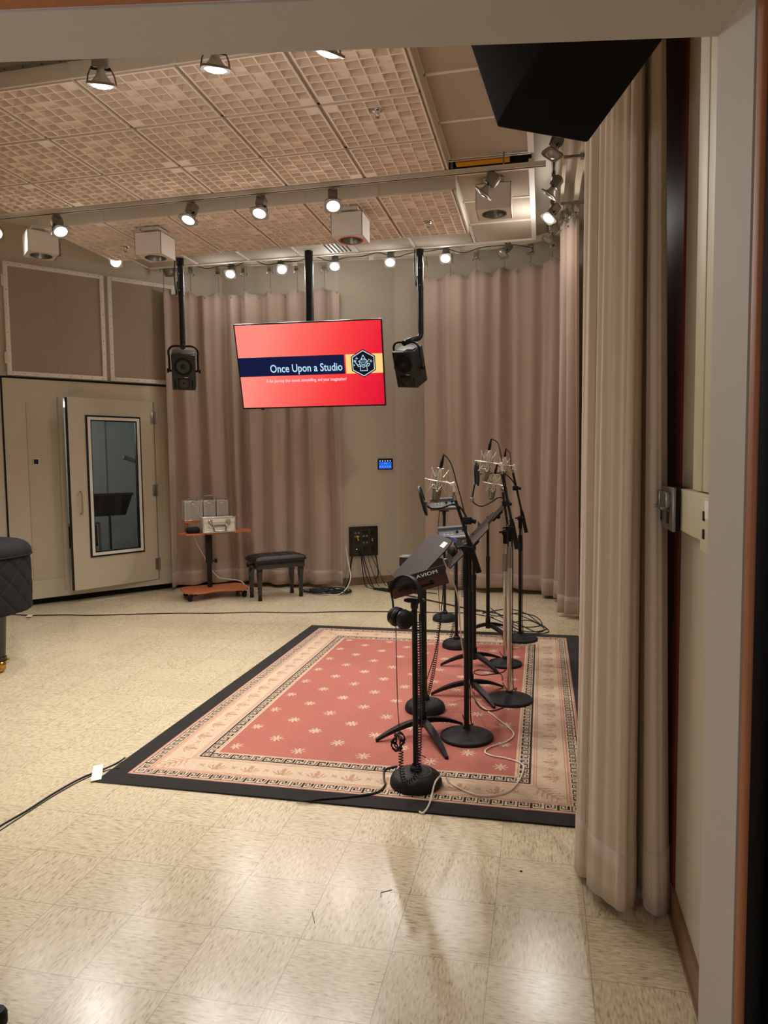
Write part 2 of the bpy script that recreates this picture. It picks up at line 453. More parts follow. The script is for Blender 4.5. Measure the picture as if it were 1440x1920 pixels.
for cl, rows in (('near', near_rows), ('far', far_rows)):
    for ri, (y0, y1) in enumerate(rows):
        for k in range(6):
            x1, x0 = cloud_x(k) - .013, cloud_x(k + 1) + .013
            if cl == 'near':
                # flush corner cells gather in fours at two crossings, as in the room
                o = {(0, 0): 2, (0, 1): 3, (1, 0): 0, (1, 1): 1, (1, 2): 2, (1, 3): 3, (2, 2): 0, (2, 3): 1, (0, 4): 1, (0, 5): 0, (2, 0): 2, (2, 1): 3}.get((ri, k), (k * 3 + ri) % 4)
                if k in (2, 3) and ri == 1: o = {2: 2, 3: 3}[k]
            else: o = {(0, 0): 2, (0, 1): 3, (1, 0): 0, (1, 1): 1}.get((ri, k), (k + ri * 2) % 4)
            rowname = ('front', 'middle', 'back')[ri] if cl == 'near' else ('front', 'back')[ri]
            diffuser('ceiling_diffuser_panel', f'cream gridded diffuser panel, {ordn[k]} from right, {rowname} row of the {cl} ceiling cloud', x0, x1, y0, y1, o, f'diffuser panels of the {cl} ceiling cloud')
    ya, yb = rows[0][0] - .012, rows[-1][1] + .012; xa, xb = cloud_x(6), cloud_x(0)
    t = thing('ceiling_cloud_frame', f'grey metal grid frame carrying the {cl} diffuser cloud', 'ceiling frame', ((xa + xb) / 2, (ya + yb) / 2, ZK))
    mb = MB()
    for k in range(7):
        mb.box((cloud_x(k) - .012, ya, ZK + .012), (cloud_x(k) + .012, yb, ZT))
    for i in range(len(rows) - 1):
        y = (rows[i][1] + rows[i + 1][0]) / 2; mb.box((xa, y - .012, ZK + .012), (xb, y + .012, ZT))
    obj('grid_bar', mb, 'frame', t)
    mb = MB(); mb.box((xa - .014, ya - .014, ZK + .004), (xb + .014, ya, ZT - .002)); mb.box((xb, ya - .014, ZK + .004), (xb + .014, yb, ZT - .002)); mb.box((xa - .014, ya, ZK + .004), (xa, yb, ZT - .002))
    for k in range(0, 7):
        mb.box((cloud_x(k) - .02, ya - .018, ZK + .004), (cloud_x(k) + .02, ya - .013, ZT - .002))
    obj('fascia', mb, 'fascia', t)
    mb = MB(); mb.box((xa + .01, ya, ZK + .086), (xb - .01, yb, ZK + .094)); obj('backing', mb, 'frame', t)

# T-bar ceiling with fabric tiles
bars_y_near = [3.08, 3.69, 4.298, 4.908, 5.517]
bars_y_far = [5.815, 6.42, 7.03, 7.635]
XR = -.087; XL = GX0 - S * 6
mb = MB()
w = .013
for y in bars_y_near + bars_y_far: mb.box((XL if y > 7 else GX0 - .05, y - w, ZT), (XR, y + w, ZT + .012))
mb.box((XR - .022, bars_y_near[0], ZT - .002), (XR + .022, 5.52, ZT + .07)); mb.box((XR - .022, 5.80, ZT - .002), (XR + .022, 7.66, ZT + .07))
for ys in ((3.08, 5.517), (5.815, 7.635)): mb.box((GX0 - .004, ys[0], ZT), (GX0 + .022, ys[1], ZT + .012))
for k in range(1, 7): mb.box((cloud_x(k) - w, 7.03, ZT), (cloud_x(k) + w, 7.635, ZT + .012))
mb.box((XL, 7.635, ZT - .004), (XR, 7.66, ZT + .05))
mb.box((GX0, 5.517, ZT), (XR, 5.545, ZT + .09))
o = struct('ceiling_grid', mb, 'white'); o['kind'] = 'structure'
def ftile(label, x0, x1, y0, y1):
    mb = MB(); mb.rbox((x0 + .014, y0 + .014, ZT + .006), (x1 - .014, y1 - .014, ZT + .03), .004)
    one('fabric_ceiling_tile', mb, 'tile', label, 'ceiling tile', 'grey fabric ceiling tiles')
nm = ['mostly hidden behind the door header', 'cut off by the door header, left of the black loudspeaker', 'second before the opened gap', 'right before the opened gap']
for i in range(1, 4): ftile(f'grey fabric ceiling tile {nm[i]}', GX0, XR, bars_y_near[i], bars_y_near[i + 1])
nm = ['just past the lighting track, above the rightmost pendant cube', 'one row behind the rightmost pendant cube', 'in the far right corner of the grid']
for i in range(3): ftile(f'grey fabric ceiling tile {nm[i]}', GX0, XR, bars_y_far[i], bars_y_far[i + 1])
nm = {0: 'behind the far cloud, nearest the right speaker pole', 1: 'behind the far cloud, between speaker pole and air vent', 3: 'behind the far cloud, first left of the air vent', 4: 'behind the far cloud, second left of the air vent', 5: 'behind the far cloud at its left end'}
for k, s_ in nm.items(): ftile(f'grey fabric ceiling tile {s_}', cloud_x(k + 1), cloud_x(k), 7.03, 7.635)
t = thing('ceiling_air_vent', 'white slotted air vent in the ceiling behind the far cloud', 'vent', ((cloud_x(2) + cloud_x(3)) / 2, 7.33, ZT))
mb = MB(); x0, x1 = cloud_x(3) + .014, cloud_x(2) - .014
mb.box((x0, 7.044, ZT + .004), (x1, 7.62, ZT + .012)); obj('plate', mb, 'white', t)
mb = MB()
for i in range(6): mb.box((x1 - .27 + i * .043, 7.08, ZT + .001), (x1 - .255 + i * .043, 7.58, ZT + .0045))
obj('slot', mb, 'void', t)
# opened gap in the ceiling
mb = MB(); mb.box((GX0, 5.54, ZT + .02), (XR, 5.80, ZT + .3)); 
mb2 = MB(); mb2.box((GX0 - .02, 5.53, ZC - .02), (XR + .1, 5.83, ZC - .01)); mb2.box((GX0 - .03, 5.52, ZT + .03), (GX0 - .02, 5.83, ZC - .01)); mb2.box((GX0, 5.82, ZT + .03), (XR, 5.83, ZC))
struct('ceiling_plenum_shade', mb2, 'void')  # near-black boards added so the ceiling gap reads dark
mb = MB(); mb.box((-.66, 5.70, ZT + .05), (-.25, 5.78, ZT + .13)); one('ceiling_joist', mb, 'yellow', 'yellow beam showing in the opened ceiling gap', 'beam')
p = aty(957, 294, 5.51)
mb = MB(); mb.rbox((p.x - .06, 5.49, ZT + .012), (p.x + .06, 5.516, ZT + .058), .003); mb.box((p.x - .02, 5.485, ZT + .025), (p.x + .02, 5.49, ZT + .045), 1)
one('ceiling_junction_box', mb, ['black', 'steel'], 'small black junction box on the bar at the ceiling gap', 'electrical box')
# metal strut at top left
mb = MB(); a, b = atz(-40, 137, 3.78), atz(170, 107, 3.78)
d = (b - a).normalized(); n = V((-d.y, d.x, 0)); T = Matrix(((d.x, n.x, 0, a.x), (d.y, n.y, 0, a.y), (0, 0, 1, a.z), (0, 0, 0, 1))); Lh = (b - a).length
mb.box((0, -.02, 0), (Lh, .02, .003), T=T); mb.box((0, -.022, 0), (Lh, -.019, .04), T=T); mb.box((0, .019, 0), (Lh, .022, .04), T=T)
for i in range(6): mb.cyl((.05 + i * Lh / 6, 0, -.001), (.05 + i * Lh / 6, 0, .0), .006, mi=1, T=T)
one('ceiling_strut_channel', mb, ['steel', 'void'], 'punched metal strut channel under the door header at top left', 'strut')
# sprinklers
for (x, y), lb in (((708, 213), 'chrome sprinkler head on the near diffuser cloud'), ((803, 421), 'chrome sprinkler head on the far cloud near its right end'), ((235, 467), 'chrome sprinkler head on the far cloud near its left end')):
    c = atz(x, y, ZK - .02); T = Matrix.Translation((c.x, c.y, ZK))
    t = thing('ceiling_sprinkler', lb, 'sprinkler', (c.x, c.y, ZK), group='ceiling sprinklers')
    mb = MB(); mb.lathe([(0, -.001), (.032, -.001), (.030, -.006), (.016, -.010), (.010, -.02), (.006, -.022), (0, -.022)], 20, T=T); obj('escutcheon', mb, 'chrome', t)
    mb = MB(); mb.tube([(-.012, 0, -.02), (-.014, 0, -.03), (0, 0, -.042)], .002, 6, T=T); mb.tube([(.012, 0, -.02), (.014, 0, -.03), (0, 0, -.042)], .002, 6, T=T); mb.cyl((0, 0, -.042), (0, 0, -.045), .014, n=12, T=T); obj('deflector', mb, 'steel', t)

# ---- cube pendants
def cube_light(px, z_top, size, rot, label, red=False, drop=.06, tall=.20):
    c = atz(px[0], px[1], z_top)
    t = thing('pendant_downlight', label, 'ceiling light', (c.x, c.y, z_top - drop - tall), group='white cube pendants')
    T = Matrix.Translation((c.x, c.y, z_top)) @ Matrix.Rotation(rot, 4, 'Z'); h = size / 2
    mb = MB(); mb.rbox((-.085, -.085, -.03), (.085, .085, 0), .006, T=T); mb.cyl((0, 0, -drop), (0, 0, -.03), .05, T=T); obj('canopy', mb, 'white', t)
    mb = MB(); z1, z0 = -drop, -drop - tall; r = size * .345; n = 32
    # body: box with a round hole in the underside
    mb.box((-h, -h, z0 + .004), (h, -h + .004, z1), T=T); mb.box((-h, h - .004, z0 + .004), (h, h, z1), T=T); mb.box((-h, -h, z0 + .004), (-h + .004, h, z1), T=T); mb.box((h - .004, -h, z0 + .004), (h, h, z1), T=T); mb.box((-h, -h, z1 - .004), (h, h, z1), T=T)
    vs = []; fs = []
    for i in range(n):
        q = 2 * PI * i / n; cq, sq = math.cos(q), math.sin(q); m_ = h / max(abs(cq), abs(sq))
        vs += [(r * cq, r * sq, z0 + .004), (m_ * cq, m_ * sq, z0 + .004)]
    for i in range(n): j = (i + 1) % n; fs.append((2 * i, 2 * i + 1, 2 * j + 1, 2 * j))
    mb.add(vs, fs, T=T, sm=False); hs_ = obj('housing', mb, 'white', t)
    mb = MB(); mb.lathe([(r + .008, z0 + .003), (r + .006, z0), (r - .003, z0 + .002), (r - .012, z0 + .05), (r - .03, z0 + .10), (.03, z0 + .13), (0, z0 + .13)], 32, T=T); rf_ = obj('reflector', mb, 'steel', hs_)
    mb = MB(); mb.lathe([(.03, z0 + .125), (.032, z0 + .09), (.02, z0 + .07), (0, z0 + .066)], 16, T=T); obj('bulb', mb, 'lampglass', t)
    if red:
        mb = MB(); mb.lathe([(r + .012, z0 + .002), (r + .011, z0 - .001), (r + .003, z0 - .0005)], 32, T=T); obj('red_rim', mb, 'rim_red', hs_, label='pinkish red rim')  # thin coloured ring laid around the opening
cube_light((75, 428), ZT, .27, R(47), 'white cube pendant light at the far left end of the lighting track')
cube_light((290, 430), ZK, .26, 0, 'white cube pendant light below the far cloud, second from left')
cube_light((657, 393), ZK, .27, 0, 'white cube pendant light with a pinkish ring around its opening', red=True)
cube_light((927, 340), ZT, .275, 0, 'white cube pendant light hanging from the grey fabric tiles at right')

# ---- track lighting
def track(name, a, b, label, z):
    a, b = V((*a, z)), V((*b, z)); d = (b - a).normalized(); n = V((-d.y, d.x, 0))
    T = Matrix(((d.x, n.x, 0, a.x), (d.y, n.y, 0, a.y), (0, 0, 1, z), (0, 0, 0, 1))); L = (b - a).length
    t = thing(name, label, 'lighting track', (a + b) / 2)
    mb = MB(); mb.box((0, -.02, .004), (L, .02, .032), T=T); mb.box((0, -.02, 0), (L, -.009, .005), T=T); mb.box((0, .009, 0), (L, .02, .005), T=T); obj('rail', mb, 'fascia', t)
    mb = MB(); mb.box((0, -.009, .0005), (L, .009, .0045), T=T); obj('slot', mb, 'void', t)
    for f in (.06, .35, .65, .94):
        mb = MB(); mb.cyl((L * f, 0, .03), (L * f, 0, ZC - z), .006, T=T); obj('hanger', mb, 'steel', t)
ZTR = 3.667; YTR = 5.475
track('ceiling_light_track', (-5.0, 5.475), (.02, 5.475), 'long lighting track between the two ceiling clouds', ZTR)
track('ceiling_light_track', (-4.4, 3.33), (.0, 3.33), 'lighting track in front of the near cloud behind the header', ZTR)
track('ceiling_light_track', (.085, 4.9), (.085, 7.85), 'lighting track along the right wall', 3.90)
for x0 in (.155,):
    mb = MB(); mb.box((x0, 4.9, 3.93), (x0 + .03, 7.9, 3.97)); one('ceiling_conduit', mb, 'fascia', 'pale conduit strip beside the right lighting track', 'conduit')
track('ceiling_light_track', (-4.1, 8.02), (-.2, 8.14), 'lighting track along the back wall above the curtains', 3.935)

def lamp(label, top, stem, d, lit=None, energy=0, size=80, sc=1.0, group='track spotlights', spill=1, color=(1, .968, .92)):
    """gimbal lamp: stem from the track, square socket box, reflector bulb in a square gimbal plate"""
    top = V(top); d = V(d).normalized(); piv = top - V((0, 0, stem))
    t = thing('track_spotlight', label, 'spotlight', (piv.x, piv.y, piv.z), group=group)
    mb = MB(); mb.cyl(top, top - V((0, 0, .03)), .016 * sc, n=12); mb.cyl(top - V((0, 0, .025)), piv, .007 * sc, n=10); obj('stem', mb, 'grey', t)
    T = Matrix.Translation(piv) @ frame_to(d) @ Matrix.Diagonal((sc, sc, sc, 1))
    mb = MB(); mb.sphere((0, 0, 0), .016, 8, T=T); mb.cyl((-.045, 0, .0), (.045, 0, 0), .008, n=10, T=T); obj('knuckle', mb, 'black', t)
    mb = MB(); mb.rbox((-.037, -.037, .0), (.037, .037, .085), .008, 2, T=T); mb.rbox((-.028, -.028, .082), (.028, .028, .094), .006, 2, T=T); obj('socket_box', mb, 'grey', t)
    mb = MB(); mb.lathe([(.018, .0), (.02, -.02), (.03, -.035), (.05, -.06), (.055, -.072)], 24, T=T); bb_ = obj('bulb', mb, 'bulbback', t)
    mb = MB(); pl = [(.052 * math.cos(2 * PI * i / 24), .052 * math.sin(2 * PI * i / 24)) for i in range(24)]
    vs = []; fs = []
    for i in range(24):
        q = 2 * PI * i / 24; m_ = .066 / max(abs(math.cos(q)), abs(math.sin(q))); m_ = min(m_, .082)
        for z in (-.072, -.062): vs += [(.052 * math.cos(q), .052 * math.sin(q), z), (m_ * math.cos(q), m_ * math.sin(q), z)]
    for i in range(24):
        a, b = 4 * i, 4 * ((i + 1) % 24)
        fs += [(a, a + 1, b + 1, b), (a + 2, b + 2, b + 3, a + 3), (a + 1, a + 3, b + 3, b + 1), (a, b, b + 2, a + 2)]
    mb.add(vs, fs, T=T, sm=False)
    for sx in (-1, 1): mb.tube([(sx * .046, 0, 0), (sx * .06, 0, -.03), (sx * .066, 0, -.064)], .004, 6, T=T)
    obj('gimbal_ring', mb, 'grey', t)
    mb = MB(); mb.lathe([(.051, -.070), (.04, -.078), (.02, -.083), (0, -.084)], 24, T=T); obj('lens', mb, {None: 'lampglass', 'w': 'litw', 'l': 'lit'}[lit], bb_)
    if energy:
        s_ = spot('spot_beam', piv + d * (.10 * sc), d, energy * KB, min(160, size + 30), 1.0, color)
        if not spill: return t
        l = bpy.data.lights.new('bulb_spill', 'POINT'); l.energy = energy * KS * spill; l.color = color; l.shadow_soft_size = .05
        lo = bpy.data.objects.new('bulb_spill', l); COL.objects.link(lo); lo.location = piv + d * (.32 * sc)
    return t
def at_track(px, Y, z): p = aty(px[0], px[1], Y); return (p.x, Y, z)
LIT = []
DOWN = V((0, 0, -1))
KB, KS = .62, .05
def yl(px, py, Y): return aty(px, py, Y)
# front row (near track)
for (px, d, en, lb) in (((188, 105), (-.15, .30, -1), 210, 'lit spotlight hanging just under the header at top left'), ((404, 100), (-.15, .25, -1), 170, 'lit spotlight half hidden by the header, above the near cloud'), ((620, 84), (-.35, .30, -1), 120, 'lit spotlight barely showing below the header, top middle')):
    p = aty(px[0], px[1], 3.33)
    lamp(lb, (p.x, 3.33, ZTR), .15, d, 'l', en, 75, 1.05, spill=.18, color=(1, .97, .925))
# middle track
for (px, d, lit, en, lb) in ((107, (.45, -.25, -.8), 'l', 110, 'spotlight on the middle track above the leftmost pendant cube'), (356, (-.10, -.40, -.85), 'w', 105, 'warm lit spotlight on the middle track between the two left pendant cubes'), (488, (.0, -.42, -.85), 'w', 95, 'warm lit spotlight on the middle track above the television'), (624, (.15, -.45, -.80), 'w', 90, 'warm lit spotlight beside the pendant with the pinkish ring'), (917, (-.6, .1, -.72), None, 0, 'unlit tilted spotlight in front of the rightmost pendant cube')):
    p = aty(px, 360, 5.475); lamp(lb, (p.x, 5.475, ZTR), .10, d, lit, en, 130, spill=.2)
# left wall
p = atz(218, 494, 3.72); lamp('bright spotlight above the right acoustic panel, by the wall', (p.x, p.y, 3.85), .11, (.45, -.85, -.3), 'l', 40, 100, spill=0)
p = atz(103, 470, 3.72); lamp('unlit spotlight tucked under the leftmost pendant cube', (p.x, p.y, 3.86), .10, (.2, -.6, -.8), None)
p = atz(-6, 446, 3.72); lamp('lit spotlight cut off by the left picture edge', (p.x, p.y, 3.88), .10, (.5, -.7, -.5), 'l', 40, 100, spill=0)
p = aty(320, 498, 7.95); lamp('unlit spotlight beside the left speaker pole', (p.x, 7.95, 3.93), .08, (.1, -.9, -.45), None)
# back wall row
for (px, py, d, lit, en, lb) in ((433, 497, (.1, -.6, -.75), 'l', 60, 'lit spotlight over the back curtain above the left edge of the television'), (527, 493, (.35, -.6, -.6), 'l', 50, 'lit spotlight turned right, above the middle of the television'), (628, 482, (.1, -.6, -.75), 'l', 60, 'lit spotlight just right of the television pole'), (732, 475, (.05, -.6, -.75), 'l', 60, 'lit spotlight over the bare wall left of the right speaker pole'), (836, 468, (.0, -.6, -.75), 'l', 60, 'lit spotlight just right of the right speaker pole'), (948, 462, (-.5, -.45, -.7), None, 0, 'unlit spotlight over the right back curtain')):
    p = aty(px, py, 8.08); lamp(lb, (p.x, 8.08, 3.935), .11, d, lit, en, 110, color=(1, .968, .92))
# right track
for (px, py, d, lit, en, lb) in ((1040, 252, (-.3, -.2, -.9), None, 0, 'unlit spotlight peeking out under the black hanging speaker'), (1040, 332, (-.55, .1, -.75), None, 0, 'unlit spotlight on the right track, tilted left'), (1038, 382, (-.5, -.35, -.8), 'l', 130, 'bright lit spotlight on the right track'), (1032, 424, (-.5, -.1, -.8), None, 0, 'unlit spotlight at the far end of the right track')):
    p = atz(px, py, 3.87); lamp(lb, (.085, p.y, 3.90), .11, d, lit, en, 105, color=(1, .968, .92))
# ================================================================ LEFT WALL FITTINGS
def acoustic_panel(label, s0, s1, hinge):
    t = thing('acoustic_wall_panel', label, 'acoustic panel', bs((s0 + s1) / 2, 2.513, -.01), group='fabric panels over the booth')
    z0, z1, w = 2.513, 3.702, .045
    mb = MB()
    for a, b in (((s0, -.03, z0), (s1, .03, z0 + w)), ((s0, -.03, z1 - w), (s1, .03, z1)), ((s0, -.03, z0 + w), (s0 + w, .03, z1 - w)), ((s1 - w, -.03, z0 + w), (s1, .03, z1 - w))): mb.rbox(a, b, .003, 2, T=TB)
    fr0 = obj('frame', mb, 'white', t)
    mb = MB(); mb.box((s0 + w, -.012, z0 + w), (s1 - w, .02, z1 - w), T=TB)
    for f in (.5,): x = s0 + (s1 - s0) * f; mb.box((x - .004, -.0135, z0 + w), (x + .004, -.011, z1 - w), 0, T=TB)
    obj('fabric', mb, 'acfab', t)
    for f in range(9):
        for zz in (z0 + w / 2, z1 - w / 2):
            x = s0 + .05 + (s1 - s0 - .1) * f / 8; m_ = MB(); m_.cyl((x, -.031, zz), (x, -.0335, zz), .0055, n=10, T=TB); obj('screw', m_, 'steel', fr0)
    for f in range(1, 8):
        for x in (s0 + w / 2, s1 - w / 2):
            zz = z0 + (z1 - z0) * f / 8; m_ = MB(); m_.cyl((x, -.031, zz), (x, -.0335, zz), .0055, n=10, T=TB); obj('screw', m_, 'steel', fr0)
    if hinge:
        for zz in (z0 + .18, z1 - .2):
            m_ = MB(); m_.cyl((s0 - .008, -.02, zz - .06), (s0 - .008, -.02, zz + .06), .009, n=10, T=TB); m_.box((s0 - .02, -.022, zz - .055), (s0, -.016, zz + .055), T=TB); obj('hinge', m_, 'white', fr0)
acoustic_panel('brown fabric acoustic panel in a white screwed frame, the left one with hinges', -.137, .898, True)
acoustic_panel('brown fabric acoustic panel in a white screwed frame, right one running behind the curtain', .94, 1.74, False)

mb = MB(); mb.rbox((.075, -.018, 1.553), (.137, 0, 1.625), .003, 2, T=TB)
t = thing('wall_thermostat', 'small square white thermostat with dark screen on the booth wall', 'thermostat', bs(.106, 1.553, -.009)); obj('housing', mb, 'white', t)
mb = MB(); mb.box((.083, -.0195, 1.562), (.129, -.0175, 1.616), T=TB); obj('screen', mb, 'black', t)

# ---- booth door, ajar
hinge = bs(1.435, .147); dl = V((-5.079, 6.977, .147)); dd = (dl - hinge); WD = dd.length; dd.normalize(); dn = V((dd.y, -dd.x, 0))
if dn.dot(EYE - hinge) < 0: dn = -dn            # towards the room
TD = Matrix(((dd.x, dn.x, 0, hinge.x), (dd.y, dn.y, 0, hinge.y), (0, 0, 1, 0), (0, 0, 0, 1)))   # x from hinge to latch, y out to the room
TDi = TD.inverted()
def dpix(x, y, off=0): return TDi @ onplane(x, y, hinge + dn * off, dn)
zt = dpix(124, 744).z; a = dpix(261, 783); b = dpix(159, 779); c = dpix(172, 1045); e_ = dpix(271, 1033)
wx0, wx1, wz0, wz1 = (a.x + e_.x) / 2, (b.x + c.x) / 2, (c.z + e_.z) / 2, (a.z + b.z) / 2
t = thing('door_1', 'beige booth door standing ajar with a tall dark window', 'door', hinge)
t['kind'] = 'structure'
mb = MB(); th = .05
for p, q in (((0, -th, .147), (wx0, 0, zt)), ((wx1, -th, .147), (WD, 0, zt)), ((wx0, -th, .147), (wx1, 0, wz0)), ((wx0, -th, wz1), (wx1, 0, zt))): mb.box(p, q, T=TD)
obj('slab', mb, 'wall2', t)
mb = MB(); mb.box((WD - .002, -th, .15), (WD + .006, -.004, zt - .003), T=TD); obj('latch_edge', mb, 'black', t)
def fr(x0, x1, z0, z1, w, y0, y1):
    m_ = MB()
    for p, q in (((x0, y0, z0), (x1, y1, z0 + w)), ((x0, y0, z1 - w), (x1, y1, z1)), ((x0, y0, z0 + w), (x0 + w, y1, z1 - w)), ((x1 - w, y0, z0 + w), (x1, y1, z1 - w))): m_.box(p, q, T=TD)
    return m_
obj('gasket', fr(wx0 - .005, wx1 + .005, wz0 - .005, wz1 + .005, .02, -.02, .010), 'black', t)
obj('window_frame', fr(wx0 + .014, wx1 - .014, wz0 + .014, wz1 - .014, .032, -.02, .016), 'white', t)
wf_ = [o for o in t.children if o.name.startswith('window_frame')][0]
obj('inner_gasket', fr(wx0 + .045, wx1 - .045, wz0 + .045, wz1 - .045, .014, -.03, .008), 'black', wf_)
mb = MB(); mb.box((wx0 + .04, -.02, wz0 + .04), (wx1 - .04, -.014, wz1 - .04), T=TD); obj('pane', mb, 'glass', wf_)
h1 = dpix(153, 922, .04); h2 = dpix(155, 963, .04)
mb = MB(); x = (h1.x + h2.x) / 2; mb.tube(crv([(x, 0, h1.z), (x, .03, h1.z), (x, .045, h1.z - .02), (x, .045, h2.z + .02), (x, .03, h2.z), (x, 0, h2.z)], 5), .009, 10, T=TD); obj('handle', mb, 'nickel', t)
for zz in (2.10, 1.232, .335):
    mb = MB(); mb.cyl((-.01, .008, zz - .075), (-.01, .008, zz + .075), .012, n=12, T=TD); mb.rbox((-.03, -.002, zz - .07), (.04, .004, zz + .07), .002, T=TD); obj('hinge', mb, 'steel', t)
# booth interior seen through the door
mb = MB()
mb.box((-.6, 1.75, 0), (2.0, 1.8, 2.4), T=TB); mb.box((-.65, .1, 0), (-.6, 1.8, 2.4), T=TB); mb.box((2.0, .1, 0), (2.05, 1.8, 2.4), T=TB); mb.box((-.6, .1, 2.35), (2.0, 1.8, 2.4), T=TB)
for s_ in (.2, .8, 1.4): mb.box((s_ - .004, 1.744, 0), (s_ + .004, 1.75, 2.35), 1, T=TB)
struct('wall_booth_interior', mb, ['boothin', 'frame'])
mb = MB(); mb.box((-.6, .1, 0), (2.0, 1.75, .12), T=TB); struct('floor_booth', mb, 'acfab')
l = bpy.data.lights.new('booth_lamp', 'POINT'); l.energy = 24; l.color = (.93, .97, 1); l.shadow_soft_size = .12
lo = bpy.data.objects.new('booth_lamp', l); COL.objects.link(lo); lo.location = bs(-.1, 2.15, 1.2)
t = thing('ceiling_light_booth', 'bright booth lamp showing through the gap of the ajar door', 'ceiling light', bs(.43, 2.22, .25))
pz = onplane(121, 757, bs(0, 0, .3), bn)
mb = MB(); T = Matrix.Translation(pz); mb.lathe([(0, -.04), (.05, -.035), (.06, 0), (0, .03)], 16, T=T); obj('globe', mb, emit('booth globe', (245, 250, 255), 6), t)
mb = MB(); mb.cyl(pz + V((0, 0, .02)), (pz.x, pz.y, 2.35), .02, n=10); obj('stem', mb, 'white', t)

# ================================================================ CURTAINS
RAIL_Z = 3.93
def curtain(label, path, z0, z1, sp, amp, hook_sp, seed, m='curtain', near=False, group='beige curtains on the curved rail', sag=.045, hooks=True, flare=.25):
    rnd = random.Random(seed)
    pts = crv([(x, y, 0) for x, y in path], 24)
    L = [0]
    for a, b in zip(pts, pts[1:]): L.append(L[-1] + (b - a).length)
    tot = L[-1]; N = int(tot / (.006 if near else .012))
    def at(s):
        import bisect
        i = max(0, min(len(L) - 2, bisect.bisect_right(L, s) - 1)); f = (s - L[i]) / max(1e-9, L[i + 1] - L[i])
        p = pts[i].lerp(pts[i + 1], f); d = (pts[i + 1] - pts[i]).normalized(); return p, V((-d.y, d.x, 0))
    ph = [rnd.uniform(-.25, .25) for _ in range(200)]; am = [rnd.uniform(.65, 1.2) for _ in range(200)]; wd = [rnd.uniform(.12, .22) for _ in range(200)]
    wob = [(rnd.uniform(3, 9), rnd.uniform(0, 6.3), rnd.uniform(.004, .012)) for _ in range(5)]
    zs = [0, .15, .151] + [.15 + (1 - .15) * (i / 22) for i in range(1, 23)]
    def offset(s, h):
        k = s / sp
        if near: return 0
        i = int(math.floor(k)); f = k - i; v = 0
        for j in (i - 1, i, i + 1):
            if j < 0: continue
            c = j + .5 + ph[j] + .10 * math.sin(3 * h + j) * (1 - h)
            w_ = wd[j] * (1 + .5 * (1 - h)); q = (k - c) / w_
            v += am[j] * (math.exp(-q * q) * 1.25 - .45 * math.exp(-((q - 1.5) ** 2) * 1.4) - .25 * math.exp(-((q + 1.6) ** 2) * 1.2))
        v *= amp * 1.15 * (.8 + flare * (1 - h))
        for fq, p_, a_ in wob: v += a_ * math.sin(fq * s + p_ + 1.5 * h) * (1.3 - h)
        return v
    def grid(h0, h1, rows, extra):
        mb = MB(); vs = []; fs = []
        for r_ in range(rows + 1):
            h = h0 + (h1 - h0) * r_ / rows
            for i in range(N + 1):
                s = tot * i / N; p, n = at(s)
                z = z0 + (z1 - z0) * h
                if h > .98:
                    fr_ = (s / hook_sp) % 1; z -= sag * max(0, math.sin(PI * fr_)) ** 1.2 * (h - .98) / .02
                if h < .01: z += .012 * math.sin(4.3 * s + seed)
                if near: p, n = near(s / tot, h)
                q = p + n * (offset(s, h) + extra); vs.append((q.x, q.y, z))
        W = N + 1
        for r_ in range(rows):
            for i in range(N): fs.append((r_ * W + i, r_ * W + i + 1, (r_ + 1) * W + i + 1, (r_ + 1) * W + i))
        mb.add(vs, fs); return mb
    p, n = at(tot / 2)
    t = thing('curtain', label, 'curtain', (p.x, p.y, z0), group=group)
    cl_ = o = obj('cloth', grid(.0, 1, 30, 0), m, t, ang=80); md = o.modifiers.new('thickness', 'SOLIDIFY'); md.thickness = .006; md.offset = 0
    o = obj('hem', grid(-.001, .047 if not near else .055, 3, 0), m, cl_, ang=80); md = o.modifiers.new('thickness', 'SOLIDIFY'); md.thickness = .010 if near else .015; md.offset = 0
    if hooks:
        k = 0
        while k * hook_sp < tot - .02:
            s = k * hook_sp + .01; p, n = at(s)
            if near: p, n = near(s / tot, 1)
            q = p + n * offset(s, 1); ang_ = math.atan2(n.y, n.x) + PI / 2
            T = Matrix.Translation((q.x, q.y, 0)) @ Matrix.Rotation(ang_, 4, 'Z')
            mb = MB(); mb.rbox((-.026, -.03, RAIL_Z - .09), (.026, .03, RAIL_Z - .005), .004, 1, T=T)
            for e in (-.035, .035): mb.tube([(e, 0, RAIL_Z - .085), (e * 1.2, 0, RAIL_Z - .105), (e * .8, 0, RAIL_Z - .12)], .004, 6, T=T)
            ca_ = obj('carrier', mb, 'chrome', t)
            pz = [(0.004 * (-1) ** i, 0, RAIL_Z - .09 - (RAIL_Z - .09 - z1 + .02) * i / 8) for i in range(9)]
            mb = MB(); mb.tube(pz, .0035, 6, T=T); mb.sphere((0, 0, z1 - .03), .009, 6, T=T); obj('chain_hook', mb, 'grey', ca_)
            s2 = s + hook_sp / 2
            if s2 < tot:
                p, n = at(s2)
                if near: p, n = near(s2 / tot, 1)
                q = p + n * offset(s2, 1); mb = MB(); T = Matrix.Translation((q.x, q.y, z1 - sag - .03))
                for sg in (1, -1): mb.cyl(n * (.004 * sg), n * (.009 * sg), .010, n=12, T=T)
                obj('grommet', mb, 'grey', cl_)
            k += 1
    return t
curtain('beige curtain bunched at the booth corner and running behind the television', [(-4.40, 7.90), (-4.27, 8.06), (-4.10, 8.19), (-3.85, 8.28), (-3.4, 8.33), (-2.9, 8.35), (-2.36, 8.36)], .055, 3.63, .27, .075, .33, 11)
